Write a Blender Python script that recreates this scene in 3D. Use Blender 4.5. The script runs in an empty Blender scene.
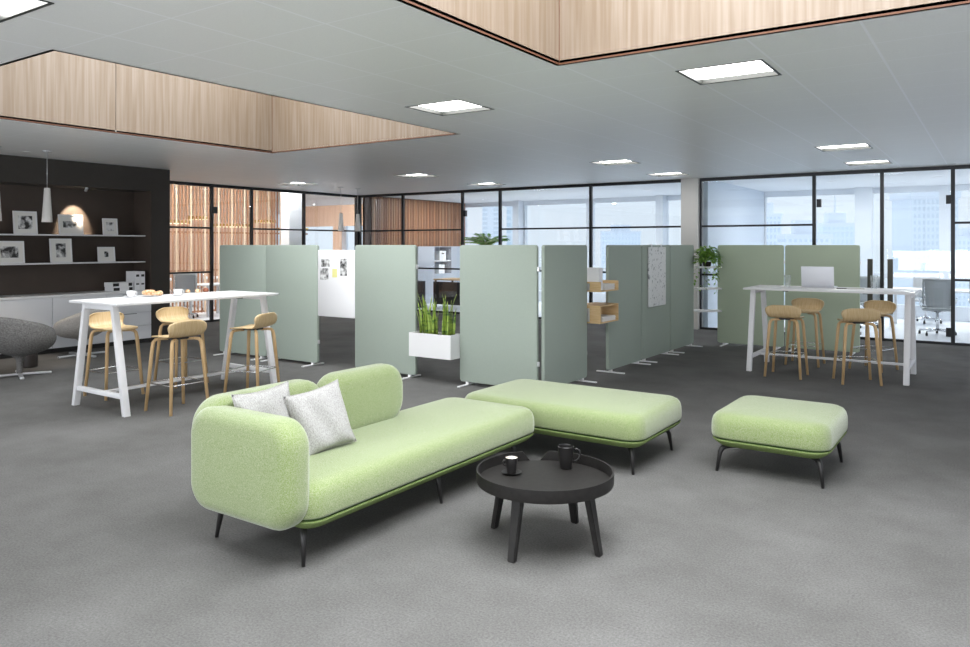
import bpy, bmesh, math, random
from mathutils import Vector, Matrix
random.seed(7)
S = bpy.context.scene
C = S.collection
PI = math.pi

# ---------------- camera, world, exposure ----------------
cam_d = bpy.data.cameras.new('camera')
cam = bpy.data.objects.new('camera', cam_d); C.objects.link(cam)
cam.location = (0, 0, 1.6)
cam.rotation_euler = (math.radians(90), 0, math.radians(34.097))
cam_d.sensor_width = 36.0
cam_d.lens = 754.83 / 970 * 36.0
cam_d.shift_y = -(323.5 - 245) / 970
cam_d.clip_end = 1000
S.camera = cam
S.view_settings.view_transform = 'Standard'
S.view_settings.look = 'None'
S.view_settings.gamma = 1
S.view_settings.exposure = 0.50
S.cycles.use_denoising = True
S.cycles.max_bounces = 10
S.cycles.transparent_max_bounces = 24
S.cycles.sample_clamp_indirect = 6
S.cycles.caustics_reflective = False
S.cycles.caustics_refractive = False

SKY = 0.78            # daylight outside
SKYLIGHT_W = (5.2, 9.0, 4.4)      # glazing of the two ceiling wells, then of the added unseen one
PANEL_W = 8.5         # ceiling light panels
w = bpy.data.worlds.new('sky'); S.world = w; w.use_nodes = True
nt = w.node_tree; nt.nodes.clear()
o_ = nt.nodes.new('ShaderNodeOutputWorld'); b_ = nt.nodes.new('ShaderNodeBackground')
tc = nt.nodes.new('ShaderNodeTexCoord'); sp = nt.nodes.new('ShaderNodeSeparateXYZ')
cr = nt.nodes.new('ShaderNodeValToRGB')
cr.color_ramp.elements[0].position = 0.0; cr.color_ramp.elements[0].color = (0.88, 0.92, 1.0, 1)
cr.color_ramp.elements[1].position = 0.6; cr.color_ramp.elements[1].color = (0.80, 0.87, 1.0, 1)
nt.links.new(tc.outputs['Generated'], sp.inputs[0]); nt.links.new(sp.outputs['Z'], cr.inputs[0])
nt.links.new(cr.outputs[0], b_.inputs[0]); b_.inputs[1].default_value = SKY
nt.links.new(b_.outputs[0], o_.inputs[0])

# hazy daylight on the facade side, and added upward fill lamps, unseen, behind and right of the camera
sd = bpy.data.lights.new('hazy_sun', 'SUN'); sd.energy = 3.0; sd.angle = math.radians(25); sd.color = (1.0, .97, .93)
so = bpy.data.objects.new('hazy_sun', sd); C.objects.link(so); so.location = (-5, 30, 20)
so.rotation_euler = Vector((-.12, -.72, -.70)).to_track_quat('-Z', 'Y').to_euler()
def fill_light(name, loc, direction, sx, sy, W):
    d = bpy.data.lights.new(name, 'AREA'); d.shape = 'RECTANGLE'; d.size = sx; d.size_y = sy; d.energy = W; d.color = (.93, .97, 1.0)
    o = bpy.data.objects.new(name, d); C.objects.link(o); o.location = loc; o.rotation_euler = Vector(direction).to_track_quat('-Z', 'Y').to_euler()
fill_light('fill_behind', (-4.8, -3.9, 0.9), (0, .60, .80), 17, 1.6, 480)
fill_light('fill_right', (3.95, 5.1, 0.9), (-.70, 0, .71), 17, 1.6, 25)

# ---------------- materials ----------------
def mat(name, col, rough=0.6, metal=0.0, spec=0.5, col2=None, scale=8.0, stretch=(1, 1, 1), detail=4.0,
        bump=0.0, bscale=None, ramp=(0.35, 0.65), emit=0.0, sheen=0.0, coat=0.0):
    m = bpy.data.materials.new(name); m.use_nodes = True
    n = m.node_tree.nodes; l = m.node_tree.links
    p = n['Principled BSDF']
    p.inputs['Base Color'].default_value = (*col, 1)
    p.inputs['Roughness'].default_value = rough
    p.inputs['Metallic'].default_value = metal
    p.inputs['Specular IOR Level'].default_value = spec
    if sheen: p.inputs['Sheen Weight'].default_value = sheen
    if coat: p.inputs['Coat Weight'].default_value = coat
    if emit:
        p.inputs['Emission Color'].default_value = (*col, 1); p.inputs['Emission Strength'].default_value = emit
    if col2 or bump:
        t = n.new('ShaderNodeTexCoord'); mp = n.new('ShaderNodeMapping'); mp.inputs['Scale'].default_value = stretch
        l.new(t.outputs['Object'], mp.inputs[0])
    if col2:
        ns = n.new('ShaderNodeTexNoise'); ns.inputs['Scale'].default_value = scale; ns.inputs['Detail'].default_value = detail
        l.new(mp.outputs[0], ns.inputs['Vector'])
        r = n.new('ShaderNodeValToRGB')
        r.color_ramp.elements[0].position = ramp[0]; r.color_ramp.elements[0].color = (*col, 1)
        r.color_ramp.elements[1].position = ramp[1]; r.color_ramp.elements[1].color = (*col2, 1)
        l.new(ns.outputs[0], r.inputs[0]); l.new(r.outputs[0], p.inputs['Base Color'])
    if bump:
        nb = n.new('ShaderNodeTexNoise'); nb.inputs['Scale'].default_value = bscale or scale; nb.inputs['Detail'].default_value = 3
        l.new(mp.outputs[0], nb.inputs['Vector'])
        bp = n.new('ShaderNodeBump'); bp.inputs['Strength'].default_value = bump; bp.inputs['Distance'].default_value = 0.01
        l.new(nb.outputs[0], bp.inputs['Height']); l.new(bp.outputs[0], p.inputs['Normal'])
    return m

def glass_mat(name, tint=(1, 1, 1), refl=0.06, rough=0.0, veil=0.0):
    m = bpy.data.materials.new(name); m.use_nodes = True
    n = m.node_tree.nodes; l = m.node_tree.links; n.clear()
    o = n.new('ShaderNodeOutputMaterial'); mx = n.new('ShaderNodeMixShader')
    tr = n.new('ShaderNodeBsdfTransparent'); tr.inputs[0].default_value = (*tint, 1)
    gl = n.new('ShaderNodeBsdfGlossy'); gl.inputs['Roughness'].default_value = rough
    lw = n.new('ShaderNodeLayerWeight'); lw.inputs[0].default_value = 0.15
    ma = n.new('ShaderNodeMath'); ma.operation = 'MULTIPLY_ADD'; ma.inputs[1].default_value = 0.5; ma.inputs[2].default_value = refl
    l.new(lw.outputs['Fresnel'], ma.inputs[0]); l.new(ma.outputs[0], mx.inputs[0])
    l.new(tr.outputs[0], mx.inputs[1]); l.new(gl.outputs[0], mx.inputs[2])
    l.new(mx.outputs[0], o.inputs[0])
    return m

def carpet_mat():
    m = bpy.data.materials.new('grey_carpet'); m.use_nodes = True
    n = m.node_tree.nodes; l = m.node_tree.links; p = n['Principled BSDF']
    p.inputs['Roughness'].default_value = 0.95; p.inputs['Specular IOR Level'].default_value = 0.1
    t = n.new('ShaderNodeTexCoord')
    a = n.new('ShaderNodeTexNoise'); a.inputs['Scale'].default_value = 1.3; a.inputs['Detail'].default_value = 6; a.inputs['Roughness'].default_value = 0.65
    b = n.new('ShaderNodeTexNoise'); b.inputs['Scale'].default_value = 90; b.inputs['Detail'].default_value = 5; b.inputs['Roughness'].default_value = .7
    l.new(t.outputs['Object'], a.inputs[0]); l.new(t.outputs['Object'], b.inputs[0])
    r1 = n.new('ShaderNodeValToRGB'); r1.color_ramp.elements[0].position = .35; r1.color_ramp.elements[1].position = .68
    r1.color_ramp.elements[0].color = (0.125, 0.123, 0.119, 1); r1.color_ramp.elements[1].color = (0.172, 0.169, 0.166, 1)
    r2 = n.new('ShaderNodeValToRGB'); r2.color_ramp.elements[0].position = .3; r2.color_ramp.elements[1].position = .7
    r2.color_ramp.elements[0].color = (0.62, 0.62, 0.62, 1); r2.color_ramp.elements[1].color = (1.15, 1.15, 1.15, 1)
    mx = n.new('ShaderNodeMix'); mx.data_type = 'RGBA'; mx.blend_type = 'MULTIPLY'; mx.inputs[0].default_value = 1
    l.new(a.outputs[0], r1.inputs[0]); l.new(b.outputs[0], r2.inputs[0])
    l.new(r1.outputs[0], mx.inputs[6]); l.new(r2.outputs[0], mx.inputs[7]); l.new(mx.outputs[2], p.inputs['Base Color'])
    bp = n.new('ShaderNodeBump'); bp.inputs['Strength'].default_value = .5; bp.inputs['Distance'].default_value = 0.01
    l.new(b.outputs[0], bp.inputs['Height']); l.new(bp.outputs[0], p.inputs['Normal'])
    return m

def grid_mat(name, base, line, px, py, ox, oy, wx, wy, rough=0.8, axes='XY'):
    """procedural tile grid on object coordinates"""
    m = bpy.data.materials.new(name); m.use_nodes = True
    n = m.node_tree.nodes; l = m.node_tree.links; p = n['Principled BSDF']
    p.inputs['Roughness'].default_value = rough; p.inputs['Specular IOR Level'].default_value = 0.5
    t = n.new('ShaderNodeTexCoord'); s = n.new('ShaderNodeSeparateXYZ'); l.new(t.outputs['Object'], s.inputs[0])
    def M(op, a, b=None):
        q = n.new('ShaderNodeMath'); q.operation = op
        for i, v in enumerate((a, b)):
            if v is None: continue
            if isinstance(v, (int, float)): q.inputs[i].default_value = v
            else: l.new(v, q.inputs[i])
        return q.outputs[0]
    def line_f(out, pitch, off, wd):
        f = M('FRACT', M('DIVIDE', M('SUBTRACT', out, off), pitch))
        d = M('SUBTRACT', 0.5, M('ABSOLUTE', M('SUBTRACT', f, 0.5)))
        return M('LESS_THAN', d, wd / pitch / 2)
    fx = line_f(s.outputs[axes[0]], px, ox, wx); fy = line_f(s.outputs[axes[1]], py, oy, wy)
    mask = M('MAXIMUM', fx, fy)
    ns = n.new('ShaderNodeTexNoise'); ns.inputs['Scale'].default_value = 120; l.new(t.outputs['Object'], ns.inputs[0])
    r = n.new('ShaderNodeValToRGB')
    r.color_ramp.elements[0].color = tuple(c * .93 for c in base) + (1,); r.color_ramp.elements[1].color = tuple(min(1, c * 1.05) for c in base) + (1,)
    l.new(ns.outputs[0], r.inputs[0])
    mx = n.new('ShaderNodeMix'); mx.data_type = 'RGBA'; l.new(mask, mx.inputs[0]); l.new(r.outputs[0], mx.inputs[6]); mx.inputs[7].default_value = (*line, 1)
    l.new(mx.outputs[2], p.inputs['Base Color'])
    return m

def picture_mat(name, seed, scale, dark=(0.02, 0.02, 0.02), light=(0.75, 0.75, 0.75), ramp=(.45, .55)):
    m = mat(name, dark, 0.4, col2=light, scale=scale, ramp=ramp, detail=6)
    m.node_tree.nodes['Mapping'].inputs['Location'].default_value = (seed * 3.1, seed * 1.7, seed)
    return m

M_ = {}
M_['carpet'] = carpet_mat()
M_['ceiling'] = grid_mat('ceiling_tiles', (0.87, 0.87, 0.86), (0.95, 0.95, 0.97), 0.6375, 0.559, -2.55, 4.75, 0.016, 0.009, rough=0.42)
M_['ceiling_plain'] = mat('ceiling_plain', (0.82, 0.84, 0.87), 0.8)
M_['oak_panel'] = mat('pale_oak_veneer', (0.165, 0.119, 0.080), 0.5, col2=(0.215, 0.170, 0.131), scale=7, stretch=(5, 5, 0.16), ramp=(.36, .64), detail=8)
M_['oak_edge'] = mat('red_brown_edge', (0.10, 0.035, 0.014), 0.7)
M_['dark_wall'] = mat('dark_brown_paint', (0.037, 0.032, 0.027), 0.75, col2=(0.042, 0.036, 0.031), scale=3)
M_['niche'] = mat('dark_taupe_niche', (0.056, 0.041, 0.033), 0.7, col2=(0.063, 0.047, 0.038), scale=3)
M_['white'] = mat('white_lacquer', (0.80, 0.80, 0.81), 0.35)
M_['white_matte'] = mat('white_paint', (0.82, 0.82, 0.84), 0.7)
M_['cab'] = mat('pale_grey_cabinet', (0.74, 0.75, 0.78), 0.45)
M_['frame_dark'] = mat('black_aluminium', (0.018, 0.019, 0.022), 0.35, metal=0.3)
M_['glass'] = glass_mat('partition_glass', (0.96, 0.985, 0.995), 0.035)
M_['glass_clear'] = glass_mat('drinking_glass', (0.97, 0.98, 0.98), 0.10)
M_['sage'] = mat('sage_felt', (0.34, 0.395, 0.345), 0.9, col2=(0.37, 0.425, 0.375), scale=160, bump=.15, bscale=250, spec=.2, ramp=(.4, .6))
M_['sage_warm_lit'] = mat('sage_green_felt_lit', (0.47, 0.55, 0.42), 0.9, col2=(0.50, 0.58, 0.45), scale=160, bump=.15, bscale=250, spec=.2, ramp=(.4, .6))  # greener felt, with brightening by the nearby lamp put into its colour
M_['sage_edge'] = mat('sage_edge', (0.20, 0.28, 0.22), 0.8)
M_['alu'] = mat('satin_aluminium', (0.72, 0.73, 0.75), 0.3, metal=0.7)
M_['lamp_frame'] = mat('dark_grey_lamp_frame', (0.035, 0.038, 0.034), 0.4)
M_['chrome'] = mat('chrome', (0.8, 0.8, 0.82), 0.12, metal=1.0)
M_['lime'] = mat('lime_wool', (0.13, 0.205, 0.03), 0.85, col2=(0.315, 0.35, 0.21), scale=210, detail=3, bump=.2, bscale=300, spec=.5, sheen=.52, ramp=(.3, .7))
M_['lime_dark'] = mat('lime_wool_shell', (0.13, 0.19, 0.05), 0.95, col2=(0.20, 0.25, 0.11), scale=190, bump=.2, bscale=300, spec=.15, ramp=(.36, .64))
M_['groove'] = mat('dark_green_groove', (0.03, 0.07, 0.012), 0.9)
M_['black'] = mat('black_metal', (0.016, 0.015, 0.015), 0.4)
M_['black_table'] = mat('black_lacquer_wood', (0.012, 0.011, 0.0105), 0.5, spec=.3, col2=(0.018, 0.0165, 0.0155), scale=30)
M_['black_ceramic'] = mat('black_ceramic', (0.014, 0.013, 0.013), 0.28)
M_['foam'] = mat('milk_foam', (0.78, 0.66, 0.52), 0.6, col2=(0.85, 0.80, 0.74), scale=30)
M_['linen'] = mat('grey_linen', (0.30, 0.295, 0.285), 0.95, col2=(0.46, 0.455, 0.45), scale=110, stretch=(1, 3, 1), bump=.3, bscale=160, spec=.15, ramp=(.38, .6))
M_['oak'] = mat('light_oak', (0.56, 0.36, 0.17), 0.45, col2=(0.66, 0.46, 0.25), scale=10, stretch=(6, 6, .6))
M_['oak_seat'] = mat('pale_oak_seat', (0.58, 0.41, 0.21), 0.42, col2=(0.66, 0.50, 0.29), scale=9, stretch=(9, 1, 1))
M_['oak_box'] = mat('oak_box', (0.60, 0.40, 0.19), 0.5, col2=(0.70, 0.50, 0.28), scale=8, stretch=(1, 1, 8))
M_['felt'] = mat('grey_felt', (0.14, 0.135, 0.13), 0.95, col2=(0.24, 0.235, 0.23), scale=60, bump=.2, spec=.1)
M_['felt_light'] = mat('light_grey_felt', (0.40, 0.38, 0.36), 0.95, col2=(0.52, 0.50, 0.48), scale=60, bump=.2, spec=.1)
M_['brown_dark'] = mat('dark_brown_lacquer', (0.02, 0.013, 0.01), 0.5)
M_['leaf'] = mat('green_leaf', (0.08, 0.24, 0.02), 0.5, col2=(0.30, 0.50, 0.08), scale=14)
M_['snake'] = mat('snake_leaf', (0.05, 0.13, 0.02), 0.45, col2=(0.30, 0.42, 0.07), scale=9, stretch=(1, 1, 3), ramp=(.34, .52))
M_['soil'] = mat('soil', (0.03, 0.02, 0.015), 0.9)
M_['paper'] = mat('paper', (0.78, 0.77, 0.74), 0.8)
M_['pastry'] = mat('golden_pastry', (0.55, 0.25, 0.08), 0.6, col2=(0.85, 0.68, 0.48), scale=40)
M_['slat'] = mat('cedar_slat', (0.36, 0.16, 0.08), 0.55, col2=(0.50, 0.26, 0.14), scale=3, stretch=(3, 3, .05))
M_['slat_light'] = mat('pale_cedar_slat', (0.78, 0.55, 0.36), 0.55, col2=(0.85, 0.66, 0.47), scale=3, stretch=(3, 3, .05))
M_['slat_mix'] = mat('mixed_wood_slat', (0.20, 0.07, 0.04), 0.45, col2=(0.42, 0.24, 0.13), scale=5, stretch=(14, 14, .01), ramp=(.4, .6))
M_['wood_wall'] = mat('warm_wood_wall', (0.66, 0.42, 0.28), 0.6, col2=(0.74, 0.50, 0.35), scale=4, stretch=(8, 8, .3))
M_['brass'] = mat('brass', (0.75, 0.58, 0.20), 0.25, metal=0.9)
M_['grey_blue'] = mat('grey_blue_cabinet', (0.42, 0.46, 0.52), 0.5)
M_['dark_grey'] = mat('charcoal_panel', (0.028, 0.028, 0.030), 0.6)
M_['pale_floor'] = mat('pale_floor', (0.78, 0.80, 0.84), 0.35, spec=.4)
M_['pale_frame'] = mat('pale_window_frame', (0.74, 0.78, 0.84), 0.5)
M_['pillar'] = mat('pale_plaster', (0.66, 0.65, 0.63), 0.7)
M_['mesh_back'] = mat('grey_mesh_fabric', (0.46, 0.48, 0.50), 0.8)
M_['white_leather'] = mat('white_leather', (0.82, 0.82, 0.84), 0.5)
M_['bronze'] = mat('dark_bronze', (0.10, 0.095, 0.08), 0.4, metal=.5)
M_['laptop'] = mat('silver_laptop', (0.78, 0.79, 0.84), 0.4, metal=.2)
M_['note'] = mat('yellow_note', (0.75, 0.72, 0.30), 0.8)
M_['pendant'] = mat('white_pendant', (0.72, 0.70, 0.68), 0.5)
def emis(name, col, s):
    m = bpy.data.materials.new(name); m.use_nodes = True
    n = m.node_tree.nodes; n.clear(); o = n.new('ShaderNodeOutputMaterial'); e = n.new('ShaderNodeEmission')
    e.inputs[0].default_value = (*col, 1); e.inputs[1].default_value = s; m.node_tree.links.new(e.outputs[0], o.inputs[0]); return m
for _k in range(3): M_['skylight%d' % _k] = emis('skylight_glazing', (0.95, 0.98, 1.0), SKYLIGHT_W[_k])
M_['diffuser'] = emis('lamp_diffuser', (1.0, 0.99, 0.97), PANEL_W)
M_['ring_glow'] = emis('ring_glow', (1.0, 0.93, 0.72), 2.2)
M_['spot_glow'] = emis('spot_glow', (1.0, 0.9, 0.75), 6)

# ---------------- mesh helpers ----------------
class MB:
    def __init__(s): s.bm = bmesh.new()
    def _add(s, vs, fs, T=None):
        bv = [s.bm.verts.new(T @ Vector(v) if T else v) for v in vs]
        for f in fs:
            try: s.bm.faces.new([bv[i] for i in f])
            except ValueError: pass
        return bv
    def box(s, x0, x1, y0, y1, z0, z1, bev=0.0, seg=2, T=None):
        vs = [(x, y, z) for z in (z0, z1) for y in (y0, y1) for x in (x0, x1)]
        fs = [(0, 2, 3, 1), (4, 5, 7, 6), (0, 1, 5, 4), (2, 6, 7, 3), (0, 4, 6, 2), (1, 3, 7, 5)]
        bv = s._add(vs, fs, T)
        if bev:
            es = list({e for v in bv for e in v.link_edges})
            bmesh.ops.bevel(s.bm, geom=es, offset=bev, segments=seg, profile=.5, affect='EDGES')
        return s
    def beam(s, a, b, wx, wy, up=(0, 0, 1), bev=0.0, ends=None):
        """rectangular bar from a to b; ends horizontal cut when near vertical"""
        a = Vector(a); b = Vector(b); d = (b - a).normalized()
        if abs(d.z) > .7:      # splayed leg: keep the section axis aligned and horizontal
            vs = [(p.x + sx * wx / 2, p.y + sy * wy / 2, p.z) for p in (a, b) for sy in (-1, 1) for sx in (-1, 1)]
        else:
            u = Vector(up); r = d.cross(u).normalized(); u = r.cross(d).normalized()
            vs = [tuple(p + r * sx * wx / 2 + u * sy * wy / 2) for p in (a, b) for sy in (-1, 1) for sx in (-1, 1)]
        fs = [(0, 1, 3, 2), (4, 6, 7, 5), (0, 4, 5, 1), (2, 3, 7, 6), (0, 2, 6, 4), (1, 5, 7, 3)]
        bv = s._add(vs, fs)
        if bev:
            es = list({e for v in bv for e in v.link_edges})
            bmesh.ops.bevel(s.bm, geom=es, offset=bev, segments=2, profile=.5, affect='EDGES')
        return s
    def tube(s, pts, r, n=10, closed=False, rs=None, flat=1.0):
        P = [Vector(p) for p in pts]; N = len(P); rings = []
        prev = None
        for i, p in enumerate(P):
            if closed: t = (P[(i + 1) % N] - P[i - 1]).normalized()
            else: t = (P[min(i + 1, N - 1)] - P[max(i - 1, 0)]).normalized()
            if prev is None:
                a = Vector((0, 0, 1)) if abs(t.z) < .9 else Vector((1, 0, 0))
                u = t.cross(a).normalized()
            else:
                u = (prev - t * prev.dot(t)).normalized()
            prev = u; v = t.cross(u)
            rr = rs[i] if rs else r
            rings.append([s.bm.verts.new(p + u * math.cos(2 * PI * k / n) * rr + v * math.sin(2 * PI * k / n) * rr * flat) for k in range(n)])
        for i in range(N if closed else N - 1):
            A, B = rings[i], rings[(i + 1) % N]
            for k in range(n):
                s.bm.faces.new((A[k], A[(k + 1) % n], B[(k + 1) % n], B[k]))
        if not closed:
            s.bm.faces.new(rings[0][::-1]); s.bm.faces.new(rings[-1])
        return s
    def lathe(s, prof, n=32, c=(0, 0, 0), T=None):
        rings = []
        for r, z in prof:
            ring = []
            for k in range(n):
                v = Vector((c[0] + r * math.cos(2 * PI * k / n), c[1] + r * math.sin(2 * PI * k / n), c[2] + z))
                ring.append(s.bm.verts.new(T @ v if T else v))
            rings.append(ring)
        for A, B in zip(rings, rings[1:]):
            for k in range(n): s.bm.faces.new((A[k], A[(k + 1) % n], B[(k + 1) % n], B[k]))
        s.bm.faces.new(rings[0][::-1]); s.bm.faces.new(rings[-1])
        return s
    def loft_rr(s, hx, hy, R, prof, T=None, nc=8, c=(0, 0)):
        """rounded rectangles, prof = [(inset, z)], capped"""
        rings = []
        for ins, z in prof:
            ax, ay = hx - ins, hy - ins; r = max(min(R - ins * .7, ax, ay), 0.004); ring = []
            for q, (sx, sy) in enumerate(((1, 1), (-1, 1), (-1, -1), (1, -1))):
                for k in range(nc):
                    a = PI / 2 * (q + k / (nc - 1))
                    v = Vector((c[0] + sx * (ax - r) + r * math.cos(a), c[1] + sy * (ay - r) + r * math.sin(a), z))
                    ring.append(s.bm.verts.new(T @ v if T else v))
            rings.append(ring)
        m = len(rings[0])
        for A, B in zip(rings, rings[1:]):
            for k in range(m): s.bm.faces.new((A[k], A[(k + 1) % m], B[(k + 1) % m], B[k]))
        s.bm.faces.new(rings[0][::-1]); s.bm.faces.new(rings[-1])
        return s
    def prism(s, poly, z0, z1, T=None):
        n = len(poly)
        vs = [(x, y, z0) for x, y in poly] + [(x, y, z1) for x, y in poly]
        fs = [tuple(range(n))[::-1], tuple(range(n, 2 * n))] + [(i, (i + 1) % n, n + (i + 1) % n, n + i) for i in range(n)]
        s._add(vs, fs, T); return s
    def grid(s, nu, nv, f):
        vs = [[s.bm.verts.new(f(i / nu, j / nv)) for j in range(nv + 1)] for i in range(nu + 1)]
        for i in range(nu):
            for j in range(nv):
                s.bm.faces.new((vs[i][j], vs[i + 1][j], vs[i + 1][j + 1], vs[i][j + 1]))
        return s
    def build(s, name, m, parent=None, smooth=False, loc=None, solid=0.0, sub=0, label=None):
        bmesh.ops.recalc_face_normals(s.bm, faces=s.bm.faces)
        me = bpy.data.meshes.new(name); s.bm.to_mesh(me); s.bm.free()
        me.materials.append(M_[m] if isinstance(m, str) else m)
        if smooth:
            for p in me.polygons: p.use_smooth = True
            if smooth != 'all':
                me.set_sharp_from_angle(angle=math.radians(38))
        o = bpy.data.objects.new(name, me); C.objects.link(o)
        if parent: o.parent = parent
        if loc: o.location = loc
        if solid:
            md = o.modifiers.new('solid', 'SOLIDIFY'); md.thickness = solid; md.offset = 0
        if sub:
            md = o.modifiers.new('sub', 'SUBSURF'); md.levels = sub; md.render_levels = sub
        if label: o['label'] = label
        return o

def tag(o, label=None, cat=None, group=None, kind=None):
    if label: o['label'] = label
    if cat: o['category'] = cat
    if group: o['group'] = group
    if kind: o['kind'] = kind
    return o
def thing(name, label, cat, loc=(0, 0, 0), rz=0.0, group=None, kind=None):
    o = bpy.data.objects.new(name, None); C.objects.link(o)
    o.location = loc; o.rotation_euler = (0, 0, rz); o.empty_display_size = .1
    return tag(o, label, cat, group, kind)
def kids(o): return [c for c in C.objects if c.parent == o]
def dup(o, loc=None, rz=None, label=None, parent=None, group=None):
    c = o.copy(); C.objects.link(c); c.parent = parent
    if loc is not None: c.location = loc
    if rz is not None: c.rotation_euler = (0, 0, rz)
    if label: c['label'] = label
    if group: c['group'] = group
    for ch in kids(o): dup(ch, parent=c)
    return c
def struct(o): o['kind'] = 'structure'; return o
ROT = lambda ax, d: Matrix.Rotation(math.radians(d), 4, ax)
TR = lambda *v: Matrix.Translation(v)

ZC = 2.87
GX = -13.55     # left glass wall
GY = 14.2       # back glass wall
FY = 18.75      # facade

# ---------------- structure ----------------
struct(MB().box(GX, 4, -4, GY, -0.1, 0).build('floor', 'carpet'))
struct(MB().box(-22, GX, 7.5, FY, -0.1, 0.0).box(GX, 4, GY, FY, -0.1, 0.0).build('floor_pale', 'pale_floor'))
W1 = (-8.27, -5.1, 2.51, 6.98); W2 = (-2.55, 0.62, 0.23, 4.70); W_FILL = (-3.2, 1.9, -3.8, -0.4)  # the last well is unseen, added behind the camera for extra light
def ceil_with_holes(x0, x1, y0, y1, holes):
    xs = sorted({x0, x1, *[h[0] for h in holes], *[h[1] for h in holes]}); ys = sorted({y0, y1, *[h[2] for h in holes], *[h[3] for h in holes]})
    b = MB()
    for xa, xb in zip(xs, xs[1:]):
        for ya, yb in zip(ys, ys[1:]):
            cx, cy = (xa + xb) / 2, (ya + yb) / 2
            if any(h[0] < cx < h[1] and h[2] < cy < h[3] for h in holes): continue
            b.box(xa, xb, ya, yb, ZC, ZC + .03)
    bmesh.ops.remove_doubles(b.bm, verts=b.bm.verts, dist=1e-5)
    return b
LPOS = [(-4.19, 5.61), (-1.63, 5.62), (-4.40, 1.73), (-4.86, 10.76), (-8.80, 10.76), (-12.0, 10.8), (-8.83, 13.1), (-4.89, 13.1), (-1.64, 10.76), (-1.64, 13.0)]
struct(ceil_with_holes(GX, 4, -4, GY, [W1, W2, W_FILL] + [(x - .30, x + .30, y - .275, y + .275) for x, y in LPOS]).build('ceiling', 'ceiling'))
struct(MB().box(-22, GX - .06, 7.5, FY, 3.6, 3.63).box(GX - .06, 4, GY + .02, FY, ZC, ZC + .03).box(GX - .06, GX - .03, 7.5, FY, ZC + .03, 3.6).box(-22, GX - .06, FY - .03, FY, ZC, 3.6).build('ceiling_beyond', 'ceiling_plain'))
WT = 4.25
for i, (x0, x1, y0, y1) in enumerate((W1, W2, W_FILL)):
    r = thing('trim_%d' % (i + 1), None, None, ((x0 + x1) / 2, (y0 + y1) / 2, ZC), kind='structure')
    hx, hy = (x1 - x0) / 2, (y1 - y0) / 2
    t = .03
    for k in range(4):
        b = MB(); L = hy if k % 2 == 0 else hx; D = hx if k % 2 == 0 else hy
        nseg = 3 if k % 2 == 0 else 1
        nseg = 2 if i == 0 and k == 2 else 1
        for q in range(nseg):
            a0 = -L + 2 * L * q / nseg + (.004 if q else 0); a1 = -L + 2 * L * (q + 1) / nseg - (.004 if q < nseg - 1 else 0)
            if k == 0: b.box(D, D + t, a0, a1, 0.012, WT - ZC)
            if k == 2: b.box(-D - t, -D, a0, a1, 0.012, WT - ZC)
            if k == 1: b.box(a0, a1, D, D + t, 0.012, WT - ZC)
            if k == 3: b.box(a0, a1, -D - t, -D, 0.012, WT - ZC)
        b.build('wood_panel', 'oak_panel', r)
    b = MB(); e = .028
    b.box(hx - .001, hx + e, -hy, hy, 0, .012).box(-hx - e, -hx + .001, -hy, hy, 0, .012)
    b.box(-hx - e, hx + e, hy - .001, hy + e, 0, .012).box(-hx - e, hx + e, -hy - e, -hy + .001, 0, .012)
    for cx_ in (-1, 1):
        for cy_ in (-1, 1): b.box(cx_ * hx - .004, cx_ * hx + .004, cy_ * hy - .004, cy_ * hy + .004, .02, WT - ZC)
    # backing behind the panel joints
    b.box(hx + t, hx + t + .01, -hy, hy, 0.02, WT - ZC).box(-hx - t - .01, -hx - t, -hy, hy, 0.02, WT - ZC)
    b.box(-hx, hx, hy + t, hy + t + .01, 0.02, WT - ZC).box(-hx, hx, -hy - t - .01, -hy - t, 0.02, WT - ZC)
    b.build('edge_strip', 'oak_edge', r)
    MB().box(-hx - t, hx + t, -hy - t, hy + t, WT - ZC, WT - ZC + .02).build('skylight_pane', 'skylight%d' % i, r)

# dark wall with its niche
DX, NB = -11.55, -12.05
b = MB()
b.box(GX + .06, DX, 7.24, 7.57, 0, ZC)                       # end pillar
b.box(NB, DX, -4, 7.24, 2.49, ZC)                        # header
b.box(NB, DX, -4, 1.0, 0, 2.49)                          # near pillar out of view
b.build('wall_left', 'dark_wall')['kind'] = 'structure'
struct(MB().box(NB - .05, NB, -4, 7.24, 0, ZC).box(NB, DX - .01, 7.225, 7.24, .0, 2.49).build('wall_niche', 'niche'))

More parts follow.
